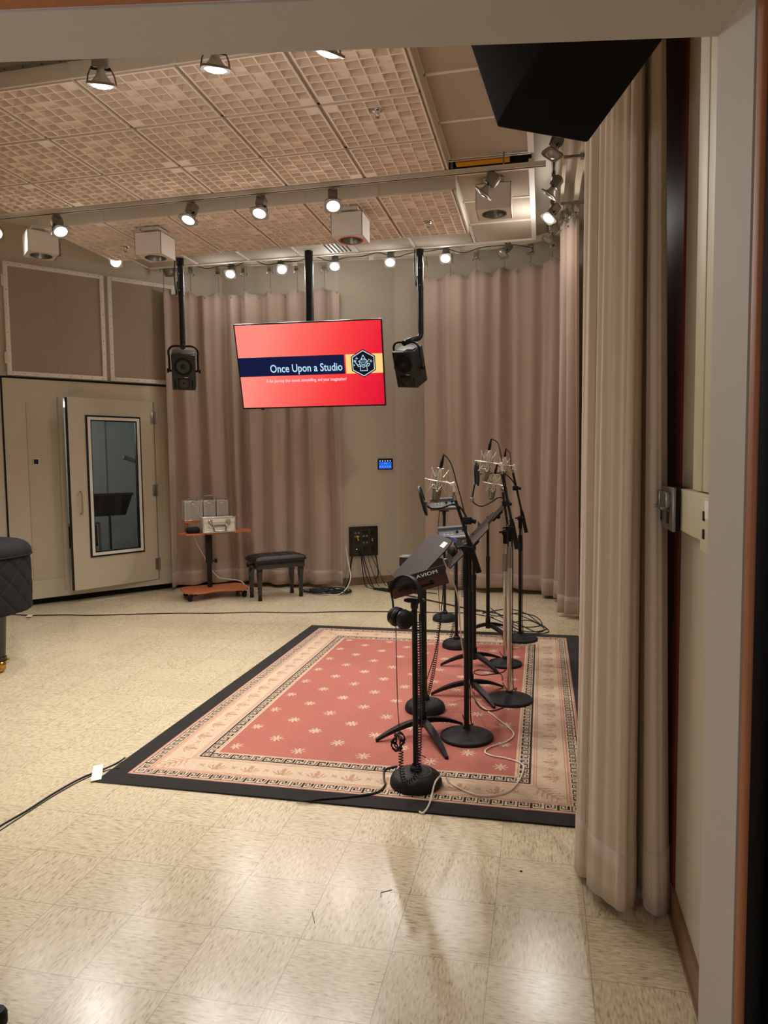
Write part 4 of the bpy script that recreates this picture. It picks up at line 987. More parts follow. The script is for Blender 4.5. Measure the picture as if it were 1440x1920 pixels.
# ================================================================ RUG
RX0, RX1, RY0, RY1 = -2.125, .318, 3.012, 6.392
def make_rug():
    res = .0056; nx = int((RX1 - RX0) / res); ny = int((RY1 - RY0) / res)
    xs = np.linspace(RX0, RX1, nx + 1); ys = np.linspace(RY0, RY1, ny + 1)
    cx = (xs[:-1] + xs[1:]) / 2; cy = (ys[:-1] + ys[1:]) / 2
    X, Y = np.meshgrid(cx, cy)
    dl, dr, df, db = X - RX0, RX1 - X, Y - RY0, RY1 - Y
    D = np.stack([dl, dr, df, db]); side = D.argmin(0); d = D.min(0)
    t = np.where(side < 2, Y - RY0, X - RX0)
    L = np.where(side < 2, RY1 - RY0, RX1 - RX0)
    tc_ = t - L / 2
    C = np.array([rgb(*c)[:3] for c in ((38, 35, 34), (208, 184, 158), (198, 140, 118), (178, 106, 93), (196, 146, 124), (184, 142, 116))])
    idx = np.zeros(X.shape, int)
    def band(a, b, v): idx[(d >= a) & (d < b)] = v
    band(.105, .119, 2); band(.119, .124, 1)
    key = ["11111111", "10000000", "10111110", "10100010", "10101010", "10001010", "11111010"]
    K = np.array([[int(c) for c in r] for r in key])
    def keyband(a, b):
        m = (d >= a) & (d < b); h = (b - a) / 7
        r = np.clip(((d - a) / h).astype(int), 0, 6); c = (np.floor(t / h).astype(int)) % 8
        idx[m] = np.where(K[r, c] == 1, 0, 1)[m]
    keyband(.124, .176)
    band(.176, .182, 1); band(.182, .190, 2); band(.190, .196, 1); band(.196, .201, 5); band(.201, .335, 1); band(.335, .340, 5); band(.340, .346, 1); band(.346, .354, 2); band(.354, .366, 1)
    keyband(.366, .418); band(.418, .428, 1); band(.428, .434, 2); band(.434, .440, 1)
    # leaf sprays in the cream band
    P = .176; a = (tc_ + P / 2) % P - P / 2; b = d - .268
    m = (d > .203) & (d < .334)
    leaf = np.zeros(X.shape, bool)
    for ang in (-75, -50, -25, 0, 25, 50, 75):
        q = math.radians(ang); ux, uy = math.sin(q), math.cos(q); px, py = a, b + .038
        s = px * ux + py * uy; w_ = np.abs(px * uy - py * ux + .0 + 6 * (s ** 2) * (1 if ang > 0 else -1 if ang < 0 else 0))
        ln = .072 if abs(ang) < 30 else .058
        leaf |= (s > .006) & (s < ln) & (w_ < .0034 + .05 * np.clip(s - .03, 0, .02) * 2)
    a2 = tc_ % P - P / 2
    for q in (45, 135):
        q = math.radians(q); s = a2 * math.cos(q) + b * math.sin(q); w_ = np.abs(-a2 * math.sin(q) + b * math.cos(q)); leaf |= (np.abs(s) < .018) & (w_ < .0036)
    # large diagonal spray in each corner
    corner = np.minimum(np.where(side < 2, np.minimum(df, db), np.minimum(dl, dr)), 9) < .36
    u = np.where(np.minimum(dl, dr) < np.minimum(df, db), 0, 0)
    ca, cb_ = np.minimum(dl, dr) - .34, np.minimum(df, db) - .34
    leaf &= ~((np.minimum(dl, dr) < .40) & (np.minimum(df, db) < .40))
    al = -(ca + cb_) / math.sqrt(2); ac = (ca - cb_) / math.sqrt(2)
    cm = (np.minimum(dl, dr) < .336) & (np.minimum(df, db) < .336) & m
    sp_ = np.zeros(X.shape, bool)
    sp_ |= (np.abs(ac) < .004) & (al > 0) & (al < .17)
    for k in range(5):
        s0 = .02 + k * .03
        for sg in (1, -1):
            q = ac * sg; sp_ |= (q > 0) & (q < .055 - .005 * k) & (np.abs(al - s0 - q * .75) < .0045)
    leaf |= cm & sp_
    idx[m & leaf] = 5
    fld = d >= .440; idx[fld] = 3
    # staggered stars
    sx, sy = .1785, .2945
    gx, gy = (X + 1.625) / sx, (Y - 3.541) / sy
    best = np.full(X.shape, 9.0); th = np.zeros(X.shape)
    for ox in (0, 1):
        kx = np.floor(gx) + ox
        stag = np.where(np.mod(kx, 2) == 0, 0, .5)
        ky = np.round(gy - stag) + stag
        ddx, ddy = (gx - kx) * sx, (gy - ky) * sy
        r = np.hypot(ddx, ddy); u_ = r < best; best = np.where(u_, r, best); th = np.where(u_, np.arctan2(ddy, ddx), th)
    star = best < .010 + .032 * np.abs(np.cos(4 * th)) ** 2.2
    idx[fld & star & (d > .475)] = 1
    idx[fld & (best < .006) & (d > .475)] = 4
    col = C[idx]
    # mesh
    VX, VY = np.meshgrid(xs, ys); VZ = np.full(VX.shape, .0085)
    rng = np.random.default_rng(3)
    wob = .006 * np.sin(VX * 2.1 + 1) * np.sin(VY * 1.7)
    co_ = np.stack([VX, VY, VZ], -1).reshape(-1, 3)
    W = nx + 1; i0 = (np.arange(ny)[:, None] * W + np.arange(nx)[None, :]).ravel()
    quads = np.stack([i0, i0 + 1, i0 + W + 1, i0 + W], -1)
    base = len(co_)
    ring = [0, nx, (ny + 1) * W - 1, ny * W]
    extra = co_[ring].copy(); extra[:, 2] = .0006
    co_ = np.vstack([co_, extra])
    side_q = [[ring[i], base + i, base + (i + 1) % 4, ring[(i + 1) % 4]] for i in range(4)]
    quads = np.vstack([quads, side_q]); colf = np.vstack([col.reshape(-1, 3), np.tile(C[0], (4, 1))])
    off = np.array([(RX0 + RX1) / 2, (RY0 + RY1) / 2, 0]); co_ = co_ - off
    me = bpy.data.meshes.new('rug'); me.vertices.add(len(co_)); me.vertices.foreach_set('co', co_.ravel().astype(np.float32))
    n = len(quads); me.loops.add(n * 4); me.loops.foreach_set('vertex_index', quads.ravel().astype(np.int32))
    me.polygons.add(n); me.polygons.foreach_set('loop_start', np.arange(0, n * 4, 4, dtype=np.int32)); me.polygons.foreach_set('loop_total', np.full(n, 4, dtype=np.int32))
    me.update(calc_edges=True)
    at_ = me.attributes.new('knot', 'FLOAT_COLOR', 'FACE'); at_.data.foreach_set('color', np.hstack([colf, np.ones((n, 1))]).ravel().astype(np.float32))
    m = bpy.data.materials.new('woven rug'); m.use_nodes = True; nt = m.node_tree; b = nt.nodes['Principled BSDF']
    an = nt.nodes.new('ShaderNodeAttribute'); an.attribute_name = 'knot'
    tc = nt.nodes.new('ShaderNodeTexCoord'); nz = nt.nodes.new('ShaderNodeTexNoise'); nz.inputs['Scale'].default_value = 90; nz.inputs['Detail'].default_value = 3; nt.links.new(tc.outputs['Object'], nz.inputs['Vector'])
    n2 = nt.nodes.new('ShaderNodeTexNoise'); n2.inputs['Scale'].default_value = 2.2; n2.inputs['Detail'].default_value = 4; nt.links.new(tc.outputs['Object'], n2.inputs['Vector'])
    ad = nt.nodes.new('ShaderNodeMath'); ad.operation = 'MULTIPLY_ADD'; nt.links.new(nz.outputs['Fac'], ad.inputs[0]); ad.inputs[1].default_value = .5; ad.inputs[2].default_value = .62
    a3 = nt.nodes.new('ShaderNodeMath'); a3.operation = 'MULTIPLY_ADD'; nt.links.new(n2.outputs['Fac'], a3.inputs[0]); a3.inputs[1].default_value = .25; nt.links.new(ad.outputs[0], a3.inputs[2])
    mx = nt.nodes.new('ShaderNodeVectorMath'); mx.operation = 'SCALE'; nt.links.new(an.outputs['Color'], mx.inputs[0]); nt.links.new(a3.outputs[0], mx.inputs['Scale'])
    nt.links.new(mx.outputs[0], b.inputs['Base Color']); b.inputs['Roughness'].default_value = .95; b.inputs['Specular IOR Level'].default_value = .1; b.inputs['Sheen Weight'].default_value = .15
    bp = nt.nodes.new('ShaderNodeBump'); bp.inputs['Strength'].default_value = .4; bp.inputs['Distance'].default_value = .004; nt.links.new(nz.outputs['Fac'], bp.inputs['Height']); nt.links.new(bp.outputs['Normal'], b.inputs['Normal'])
    me.materials.append(m)
    o = bpy.data.objects.new('rug', me); COL.objects.link(o); o.location = off
    tag(o, 'large terracotta rug with cream stars and Greek key border under the microphone stands', 'rug')
make_rug()
ZR = .0088

# ================================================================ PIANO UNDER COVER
def outline():
    pts = []
    cx, cy, ax, ay = -4.43, 4.62, .575, .43
    for i in range(25): q = -PI / 2 + PI * i / 24; pts.append((cx + ax * abs(math.cos(q)) ** .85 * (1 if math.cos(q) >= 0 else -1), cy + ay * math.copysign(abs(math.sin(q)) ** .85, math.sin(q))))
    pts += [(-4.8, 5.10), (-5.2, 5.32), (-5.6, 5.48), (-6.05, 5.52), (-6.1, 5.42), (-6.1, 4.27), (-6.05, 4.19)]
    return pts
op = crv([(x, y, 0) for x, y in outline()], 10, True)
t = thing('covered_grand_piano', 'grand piano under a dark quilted cover, its tail cut by the left picture edge', 'piano', (-4.7, 4.7, 0))
LL = [0]
for a, b in zip(op, op[1:] + op[:1]): LL.append(LL[-1] + (b - a).length)
cen = V((-4.9, 4.95, 0))
def quilt_shell(rows, inset, diag=True):
    mb = MB(); vs = []; fs = []; n = len(op)
    for z, ins in rows:
        for i, p in enumerate(op):
            d = (op[(i + 1) % n] - op[i - 1]).normalized(); nn = V((d.y, -d.x, 0))
            b = 0
            if diag:
                k = .17; u, v = (LL[i] + z) / k, (LL[i] - z) / k
                fu, fv = abs((u % 1) - .5) * 2, abs((v % 1) - .5) * 2
                b = .013 * (1 - max(fu, fv) ** 8) - .013
            q = p + nn * (b - ins); vs.append((q.x, q.y, z))
    for r_ in range(len(rows) - 1):
        for i in range(n): fs.append((r_ * n + i, r_ * n + (i + 1) % n, (r_ + 1) * n + (i + 1) % n, (r_ + 1) * n + i))
    mb.add(vs, fs); return mb
rows = [(.43, .035), (.435, .012)] + [(.45 + .415 * i / 40, .004 * math.sin(i / 40 * PI) * -1) for i in range(41)]
obj('quilted_side', quilt_shell(rows, 0), 'quilt', t, ang=80)
rows = [(.866, -.006), (.885, -.010), (.91, -.008), (.94, .01), (.962, .035), (.975, .07), (.982, .12), (.984, .2)]
mb = quilt_shell(rows, 0, False); n = len(op)
top = [i for i in range(len(mb.v) - n, len(mb.v))]; mb.v.append(V((-5.0, 4.80, .985))); c_ = len(mb.v) - 1
for i in range(n): mb.f.append((top[i], top[(i + 1) % n], c_)); mb.m.append(0); mb.smooth.append(True)
obj('cover_top', mb, 'quilt', t, ang=80)
mb = MB(); pp = []
for i, p in enumerate(op):
    d = (op[(i + 1) % n] - op[i - 1]).normalized(); nn = V((d.y, -d.x, 0)); q = p + nn * .010; pp.append((q.x, q.y, .866))
mb.tube(pp, .006, 6, closed=True); obj('piping', mb, 'black', t)
def piano_leg(x, y):
    mb = MB(); mb.cyl((x, y, .115), (x, y, .6), .036, .062, 20); mb.cyl((x, y, .1), (x, y, .125), .045, n=20); obj('leg', mb, 'gloss', t)
    mb = MB(); mb.cyl((x, y, .06), (x, y, .105), .03, n=16); mb.sphere((x + .012, y - .01, .066), .034, 8); mb.cyl((x - .02, y - .03, .04), (x - .02, y + .03, .04), .04, n=20)
    mb.cyl((x + .015, y, .085), (x + .075, y - .01, .11), .006, n=8); mb.sphere((x + .078, y - .011, .112), .01, 6); obj('brass_caster', mb, 'brass', t)
piano_leg(-3.955, 4.53); piano_leg(-5.85, 4.4)

# ================================================================ CART WITH CASES
CT = Matrix.Translation((-3.713, 7.62, 0)) @ Matrix.Rotation(math.atan2(.586, .81), 4, 'Z')
t = thing('equipment_cart', 'cherry topped rolling cart with a black post in front of the back curtain', 'cart', (-3.713, 7.62, 0))
def board(pl, z0, z1):
    mb = MB(); mb.prism(pl, z0, z1, T=CT); return mb
fr_ = [(-.365, -.14), (-.27, -.235), (-.13, -.235)] + [(x, -.235 + .07 * math.sin(PI * min(1, max(0, (x + .13) / .36))) ** .7) for x in (-.08, -.03, .02, .07, .12, .17, .215)] + [(.23, -.235), (.33, -.225), (.37, -.13), (.36, .16), (.30, .24), (-.30, .24), (-.36, .17)]
obj('base_shelf', board(fr_, .088, .106), 'cherry', t)
mb = MB(); mb.box((-.3, -.03, .066), (.3, .03, .088), T=CT); mb.box((-.28, -.2, .066), (-.22, .2, .088), T=CT); mb.box((.22, -.2, .066), (.28, .2, .088), T=CT); obj('base_rail', mb, 'black', t)
mb = MB(); mb.rbox((-.06, .06, .1), (-.01, .115, .50), .004, T=CT); mb.rbox((-.07, .05, .39), (0, .125, .742), .004, T=CT); obj('post', mb, 'black', t)
mb = MB(); mb.cyl((0, .085, .41), (.045, .085, .41), .006, T=CT); mb.cyl((.03, .085, .41), (.055, .085, .41), .024, n=12, T=CT); obj('knob', mb, 'rubber', t)
tp_ = [(-.41, -.04), (-.36, -.15), (-.05, -.13), (.18, -.06), (.40, -.02), (.43, .05), (.40, .24), (-.34, .25), (-.41, .12)]
obj('table_top', board([(x + .035, y) for x, y in tp_], .742, .760), 'cherry', t)
up = [(-.38, .06), (-.35, .03), (.24, .05), (.27, .10), (.26, .31), (-.36, .31)]
obj('upper_shelf', board([(x + .05, y) for x, y in up], .868, .885), 'cherry', t)
for x in (-.28, .25):
    mb = MB(); mb.rbox((x, .08, .760), (x + .018, .29, .868), .002, T=CT); obj('riser', mb, 'cherry', t)
for x, y in ((-.30, -.17), (-.30, .18), (.31, -.17), (.31, .18)):
    mb = MB(); T = CT @ Matrix.Translation((x, y, 0)) @ Matrix.Rotation(.5 * x + .3, 4, 'Z')
    mb.cyl((0, -.016, .026), (0, .016, .026), .026, n=18, T=T); mb.rbox((-.022, -.02, .045), (.03, .02, .068), .004, T=T); mb.cyl((.008, 0, .06), (.008, 0, .09), .008, T=T); obj('caster', mb, 'rubber', t)
def flight_case(label, x0, x1, y0, y1, z0, z1, front=False, white=False, handle_up=False):
    t = thing('aluminium_case', label, 'case', CT @ V(((x0 + x1) / 2, (y0 + y1) / 2, z0)), group='aluminium cases on the cart')
    mb = MB(); e = .004; mb.box((x0 + e, y0 + e, z0 + e), (x1 - e, y1 - e, z1 - e), T=CT); obj('body', mb, M['white'] if white else 'alum', t)
    mb = MB(); w = .014
    for y in (y0, y1 - w):
        for z in (z0, z1 - w): mb.rbox((x0, y, z), (x1, y + w, z + w), .003, T=CT)
    for x in (x0, x1 - w):
        for z in (z0, z1 - w): mb.rbox((x, y0, z), (x + w, y1, z + w), .003, T=CT)
        for y in (y0, y1 - w): mb.rbox((x, y, z0), (x + w, y + w, z1), .003, T=CT)
    if not front:
        xm = (x0 + x1) / 2
        for q in (-.012, .006): mb.rbox((xm + q, y0 - .002, z0), (xm + q + .008, y0 + .004, z1), .002, T=CT)
    else: mb.rbox((x0, y0 - .002, z1 - .062), (x1, y0 + .004, z1 - .052), .002, T=CT)
    ed_ = obj('edging', mb, 'alumedge', t)
    for x in (x0, x1):
        for y in (y0, y1):
            for z in (z0, z1):
                mb = MB(); mb.sphere((x + (.006 if x == x0 else -.006), y + (.006 if y == y0 else -.006), z + (.007 if z == z0 else -.006)), .011, 5, T=CT); obj('corner_cap', mb, 'alumedge', ed_)
    if front:
        for xx in (x0 + .085, x1 - .085):
            mb = MB(); mb.rbox((xx - .025, y0 - .009, z1 - .10), (xx + .025, y0, z1 - .025), .004, T=CT); mb.rbox((xx - .012, y0 - .016, z1 - .11), (xx + .012, y0 - .008, z1 - .05), .003, T=CT); obj('latch', mb, 'chrome', ed_)
        xm = (x0 + x1) / 2
        mb = MB(); mb.tube(crv([(xm - .075, y0, z0 + .085), (xm - .07, y0 - .02, z0 + .08), (xm - .065, y0 - .03, z0 + .03), (xm - .04, y0 - .032, z0 + .018), (xm + .04, y0 - .032, z0 + .018), (xm + .065, y0 - .03, z0 + .03), (xm + .07, y0 - .02, z0 + .08), (xm + .075, y0, z0 + .085)], 5), .009, 8, T=CT); mb.rbox((xm - .085, y0 - .008, z0 + .07), (xm + .085, y0, z0 + .095), .003, T=CT); obj('handle', mb, 'steel', t)
    else:
        xm, ym = (x0 + x1) / 2, (y0 + y1) / 2
        hh = .05 if handle_up else .02
        mb = MB(); mb.tube(crv([(xm - .05, ym, z1), (xm - .045, ym - hh * .4, z1 + hh), (xm + .045, ym - hh * .4, z1 + hh), (xm + .05, ym, z1)], 5), .007, 8, T=CT); obj('handle', mb, 'steel', t)
        mb = MB(); mb.rbox((xm - .02, y0 - .008, z1 - .035), (xm + .02, y0, z1 + .004), .003, T=CT); obj('latch', mb, 'chrome', t)
flight_case('silver upright case on the upper cart shelf, leftmost of the three', -.30, -.095, .06, .27, .886, 1.118)
flight_case('silver upright case on the upper cart shelf, middle one with its handle raised', -.085, .055, .075, .27, .886, 1.118, handle_up=True)
flight_case('silver upright case on the upper cart shelf, rightmost of the three', -.0 + .065, .20, .075, .27, .886, 1.118)
flight_case('white and silver flight case lying flat on the cart with latches and handle in front', -.135, .235, -.155, .02, .761, .935, True, True)
mb = MB(); T = CT @ Matrix.Translation((-.235, -.07, .761)); mb.rbox((-.075, -.06, 0), (.075, .06, .07), .028, 4, T=T); mb.rbox((-.078, -.063, .034), (.078, .063, .040), .003, 1, T=T); mb.sphere((0, 0, .042), .06, 10, T=T, sc=(1.0, .8, .5))
tb = one('storage_pouch', mb, 'rubber', 'black zipped pouch on the cart beside the white case', 'pouch'); 
pts = [CT @ V(p) for p in ((-.2, .2, .735), (-.15, .17, .6), (-.09, .15, .48), (-.03, .17, .35), (.08, .2, .2), (.2, .22, .16), (.36, .26, .12), (.42, .2, .06))]
pts += [V((-3.25, 7.95, .006)), V((-2.9, 8.2, .006)), V((-2.5, 7.92, .01)), V((-2.28, 7.95, .02)), V((-2.22, 8.15, .15)), V((-2.30, 8.35, .35)), V((-2.36, 8.46, .52))]
cable('white_cable', 'white cable looping from the cart down behind the piano bench to the wall', pts, .006, 'wcable')

# ================================================================ PIANO BENCH
BT = Matrix.Translation((-2.993, 7.735, 0)) @ Matrix.Rotation(math.atan2(.347, .371), 4, 'Z')
t = thing('piano_bench', 'black tufted piano bench in front of the back curtain', 'bench', (-2.993, 7.735, 0))
mb = MB(); mb.rbox((-.29, -.165, .355), (.29, .165, .455), .004, T=BT); obj('apron', mb, 'gloss', t)
mb = MB(); nx, ny = 48, 28; vs = []; fs = []
for j in range(ny + 1):
    for i in range(nx + 1):
        u, v = i / nx * 2 - 1, j / ny * 2 - 1
        z = .052 * (1 - abs(u) ** 8) ** .5 * (1 - abs(v) ** 8) ** .5
        for a in range(-2, 3):
            for b in range(-1, 2):
                dx, dy = (u - a * .4) * .31, (v - b * .55) * .18; z -= .014 * math.exp(-(dx * dx + dy * dy) / .00035)
        z -= .004 * max(0, math.cos(u * 2.5 * PI)) ** 12 + .004 * max(0, math.cos(v * 1.8 * PI)) ** 12
        vs.append((u * .31, v * .18, .455 + max(0, z)))
W = nx + 1
for j in range(ny):
    for i in range(nx): fs.append((j * W + i, j * W + i + 1, (j + 1) * W + i + 1, (j + 1) * W + i))
mb.add(vs, fs, T=BT); mb.rbox((-.308, -.178, .43), (.308, .178, .462), .012, 3, T=BT); obj('tufted_seat', mb, 'leather', t, ang=70)
for sx in (-1, 1):
    for sy in (-1, 1):
        x, y = sx * .25, sy * .13
        mb = MB(); mb.rbox((x - .028, y - .028, .30), (x + .028, y + .028, .36), .003, T=BT)
        q = [(.026, .31), (.019, .09)]
        vs = []
        for r_, z in ((.026, .31), (.017, .09)): vs += [(x - r_, y - r_, z), (x + r_, y - r_, z), (x + r_, y + r_, z), (x - r_, y + r_, z)]
        mb.add(vs, [(0, 1, 5, 4), (1, 2, 6, 5), (2, 3, 7, 6), (3, 0, 4, 7), (0, 3, 2, 1), (4, 5, 6, 7)], T=BT, sm=False)
        mb.cyl((x, y, .0), (x, y, .06), .026, .02, 14, T=BT); mb.cyl((x, y, .06), (x, y, .10), .024, n=14, T=BT); obj('leg', mb, 'gloss', t)
for sx in (-1, 1):
    mb = MB(); mb.cyl((sx * .29, 0, .40), (sx * .325, 0, .40), .008, T=BT); mb.cyl((sx * .318, 0, .40), (sx * .345, 0, .40), .028, n=16, T=BT); obj('height_knob', mb, 'rubber', t)

# ================================================================ STANDS
def dome_base(t, x, y, r=.128, zf=0):
    T = Matrix.Translation((x, y, zf))
    mb = MB(); mb.lathe([(0, 0), (r * .96, 0), (r, .008), (r * .99, .024), (r * .93, .042), (r * .80, .055), (r * .60, .0615), (r * .585, .0605), (r * .57, .0625), (r * .42, .066), (r * .405, .065), (r * .39, .067), (r * .2, .069), (.03, .070), (0, .070)], 48, T=T); obj('base', mb, 'blackrough', t)
    mb = MB()
    for k in (.585, .405): mb.lathe([(r * (k + .008), .0630 if k > .5 else .0665), (r * k, .0636 if k > .5 else .0672), (r * (k - .008), .0634 if k > .5 else .067)], 48, T=T)
    obj('ring_mark', mb, 'grey', t)
    mb = MB(); mb.lathe([(.03, .068), (.028, .085), (.018, .095), (.018, .1)], 20, T=T); obj('socket', mb, 'black', t)
def cone_base(t, x, y, r=.148, zf=0, hub=.045):
    T = Matrix.Translation((x, y, zf))
    mb = MB(); mb.lathe([(0, 0), (r * .98, 0), (r, .004), (r, .013), (r * .975, .018), (r * .6, .033), (r * .2, .046), (.022, .052), (.020, .066), (.0, .066)], 56, T=T); obj('base', mb, 'blackrough', t)
    mb = MB(); mb.lathe([(.020, .0), (.0195, .0008), (.017, .0008), (.0165, 0)], 20, T=T @ Matrix.Translation((.02, -r * .62, .0315)) @ Matrix.Rotation(R(13), 4, 'X')); mb.lathe([(.012, .0), (.0115, .0008), (.009, .0008), (.0085, 0)], 20, T=T @ Matrix.Translation((.02, -r * .62, .0315)) @ Matrix.Rotation(R(13), 4, 'X')); obj('maker_mark', mb, 'black', t)
def PX(px, py, Y): return aty(px, py, Y)

# ---- microphone (body hangs below, connector on top); local origin at the shock mount ring
def microphone(label, top, bot, yaw=0, bar=(-1, 0, 0), group='silver studio microphones'):
    """top/bottom of the body in the room"""
    top, bot = V(top), V(bot); ax = (top - bot).normalized(); Lb = (top - bot).length; k = Lb / .205
    t = thing('studio_microphone', label, 'microphone', bot, group=group)
    X = (V((1, -.25, 0)) - ax * V((1, -.25, 0)).dot(ax)).normalized(); Yv = ax.cross(X)
    T = Matrix(((X.x, Yv.x, ax.x, bot.x), (X.y, Yv.y, ax.y, bot.y), (X.z, Yv.z, ax.z, bot.z), (0, 0, 0, 1))) @ Matrix.Diagonal((k, k, k, 1)) @ Matrix.Rotation(yaw, 4, 'Z')
    mb = MB(); mb.lathe([(.0275, .094), (.0285, .098), (.0285, .168), (.027, .176), (.0225, .196), (.0235, .199), (.0235, .205), (.018, .207), (0, .207)], 36, T=T); mb.lathe([(.029, .112), (.0295, .114), (.029, .116)], 36, T=T); obj('body', mb, 'nickel', t)
    mb = MB(); prof = []
    n = 28; vs = []; fs = []; hs = [(0, .34), (.006, .62), (.016, .78), (.034, .91), (.060, .99), (.094, 1.0)]
    for z, f in hs:
        for i in range(n):
            q = 2 * PI * i / n; vs.append((.0275 * math.cos(q) * (.25 + .75 * f if z > .0 else .55), .0275 * math.sin(q) * f, z))
    for r_ in range(len(hs) - 1):
        for i in range(n): fs.append((r_ * n + i, r_ * n + (i + 1) % n, (r_ + 1) * n + (i + 1) % n, (r_ + 1) * n + i))
    fs.append(tuple(reversed(range(n)))); mb.add(vs, fs, T=T); gr_ = obj('grille', mb, 'grille', t)
    mb = MB(); mb.lathe([(.0280, .074), (.0292, .076), (.0292, .082), (.0280, .084)], 30, T=T)
    for sg in (1, -1): mb.tube([(0, sg * .0288, .079), (0, sg * .0262, .036), (0, sg * .020, .012), (0, sg * .006, .0015)], .0028, 6, T=T)
    obj('grille_band', mb, 'nickel', gr_)
    # elastic cradle: two zigzag crowns and upright rods
    mb = MB(); up_, lo_ = [], []
    for i in range(8):
        q = PI / 4 * i + PI / 8; o_ = i % 2 == 0; r_ = .051 if o_ else .032
        up_.append((r_ * math.cos(q), r_ * math.sin(q), .198 if o_ else .150)); lo_.append((r_ * math.cos(q), r_ * math.sin(q), .066 if o_ else .108))
    cradles = []
    for ring in (up_, lo_):
        mb = MB()
        for i in range(8): mb.cyl(ring[i], ring[(i + 1) % 8], .0025, n=6, T=T)
        for i in range(0, 8, 2): mb.sphere(ring[i], .004, 5, T=T)
        cradles.append(mb)
    mb = MB()
    for i in range(0, 8, 2):
        a, b = V(up_[i]), V(lo_[i]); rad = V((a.x, a.y, 0)).normalized() * .006
        for sg in (1, -1):
            tan = V((-rad.y, rad.x, 0)) * sg; mb.cyl(a - rad + tan, b - rad + tan, .0020, n=6, T=T)
    mb.tube([(.062 * math.cos(2 * PI * i / 32), .062 * math.sin(2 * PI * i / 32), .128) for i in range(32)], .0024, 6, T=T, closed=True)
    mb.tube([(.036 * math.cos(2 * PI * i / 28), .036 * math.sin(2 * PI * i / 28), .128) for i in range(28)], .003, 6, T=T, closed=True)
    mb.cyl((-.078, -.03, .130), (.10, -.03, .126), .0032, n=8, T=T); mb.cyl((.058, 0, .126), (.10, -.02, .126), .004, n=8, T=T)
    sm_ = obj('shock_mount_ring', mb, 'wire', t); [obj('elastic_cradle', q, 'wire', sm_) for q in cradles]
    mb = MB(); mb.cyl((.092, -.03, .118), (.112, -.02, .132), .012, n=14, T=T); mb.cyl((.104, -.045, .124), (.104, .005, .124), .009, n=14, T=T); mb.cyl((.106, -.022, .118), (.118, -.022, .082), .0105, n=14, T=T); obj('swivel', mb, 'wire', sm_)
    mb = MB(); mb.cyl((0, 0, .206), (.003, 0, .250), .0105, n=16, T=T); mb.cyl((.003, 0, .250), (.006, 0, .285), .0085, .0055, 14, T=T); obj('plug', mb, 'rubber', t)
    return t, T @ V((.112, -.022, .082)), T @ V((.0065, 0, .285))

def boom_mic(label, mlabel, clabel, base, Y, posts, joint, boom0, boom1, mtop, mbot, chrome, cable_px, zf=ZR, r=.148, stand_name='boom_microphone_stand'):
    bx = base[0]; by = base[1]
    t = thing(stand_name, label, 'microphone stand', (bx, by, zf), group='round base microphone stands')
    cone_base(t, bx, by, r, zf)
    m_ = 'chrome' if chrome else 'black'
    jz = joint.z; mid = posts
    mb = MB(); mb.cyl((bx, by, zf + .05), (bx, by, mid), .0145, n=20); obj('lower_tube', mb, m_, t)
    mb = MB(); mb.cyl((bx, by, mid - .10), (bx, by, mid + .015), .018, n=16); mb.cyl((bx, by, mid + .01), (bx, by, mid + .03), .017, n=16); obj('height_clutch', mb, 'steel' if chrome else 'rubber', t)
    mb = MB(); mb.cyl((bx, by, mid), (bx, by, jz - .05), .0098, n=16); obj('upper_tube', mb, m_, t)
    mb = MB(); mb.cyl((bx, by, jz - .085), (bx, by, jz - .02), .016, n=14); mb.cyl((bx, by + .03, jz), (bx, by - .035, jz), .023, n=18); mb.tube(crv([(bx - .04, by - .05, jz + .004), (bx, by - .055, jz + .012), (bx + .04, by - .05, jz + .004)], 5), .007, 8); obj('boom_joint', mb, 'rubber', t)
    b0, b1 = V(boom0), V(boom1); d = (b1 - b0).normalized(); Lb = (b1 - b0).length
    b0.y = b1.y = by - .03
    mb = MB(); mb.cyl(b0, b1, .0088, n=14); ba_ = obj('boom_arm', mb, 'black', t)
    mb = MB(); mb.cyl(b1 - d * .17, b1, .016, n=16); mb.cyl(b1 - d * .19, b1 - d * .165, .013, n=16); obj('counterweight', mb, 'rubber', ba_)
    mic, sw, plug = microphone(mlabel, mtop, mbot)
    mb = MB(); mb.cyl(b0, b0.lerp(sw, .8), .0088, n=12); mb.cyl(b0 - (b0 - sw).normalized() * -.0, b0 + d * .03, .011, n=12); obj('threaded_tip', mb, 'steel', t)
    pts = [plug] + [PX(x, y, by - .02 - .01 * (i % 2)) for i, (x, y) in enumerate(cable_px)]
    e = pts[-1]; pts += [V((bx + .018, by - .02, e.z - .25)), V((bx + .02, by - .02, .5)), V((bx + .022, by + .01, .12)), V((bx + .03, by + .08, .06)), V((bx - .02, by + .19, .016)), V((bx - .06, by + .34, .014))]
    cable('microphone_cable', clabel, pts, .0032, group='microphone cables')
    return t
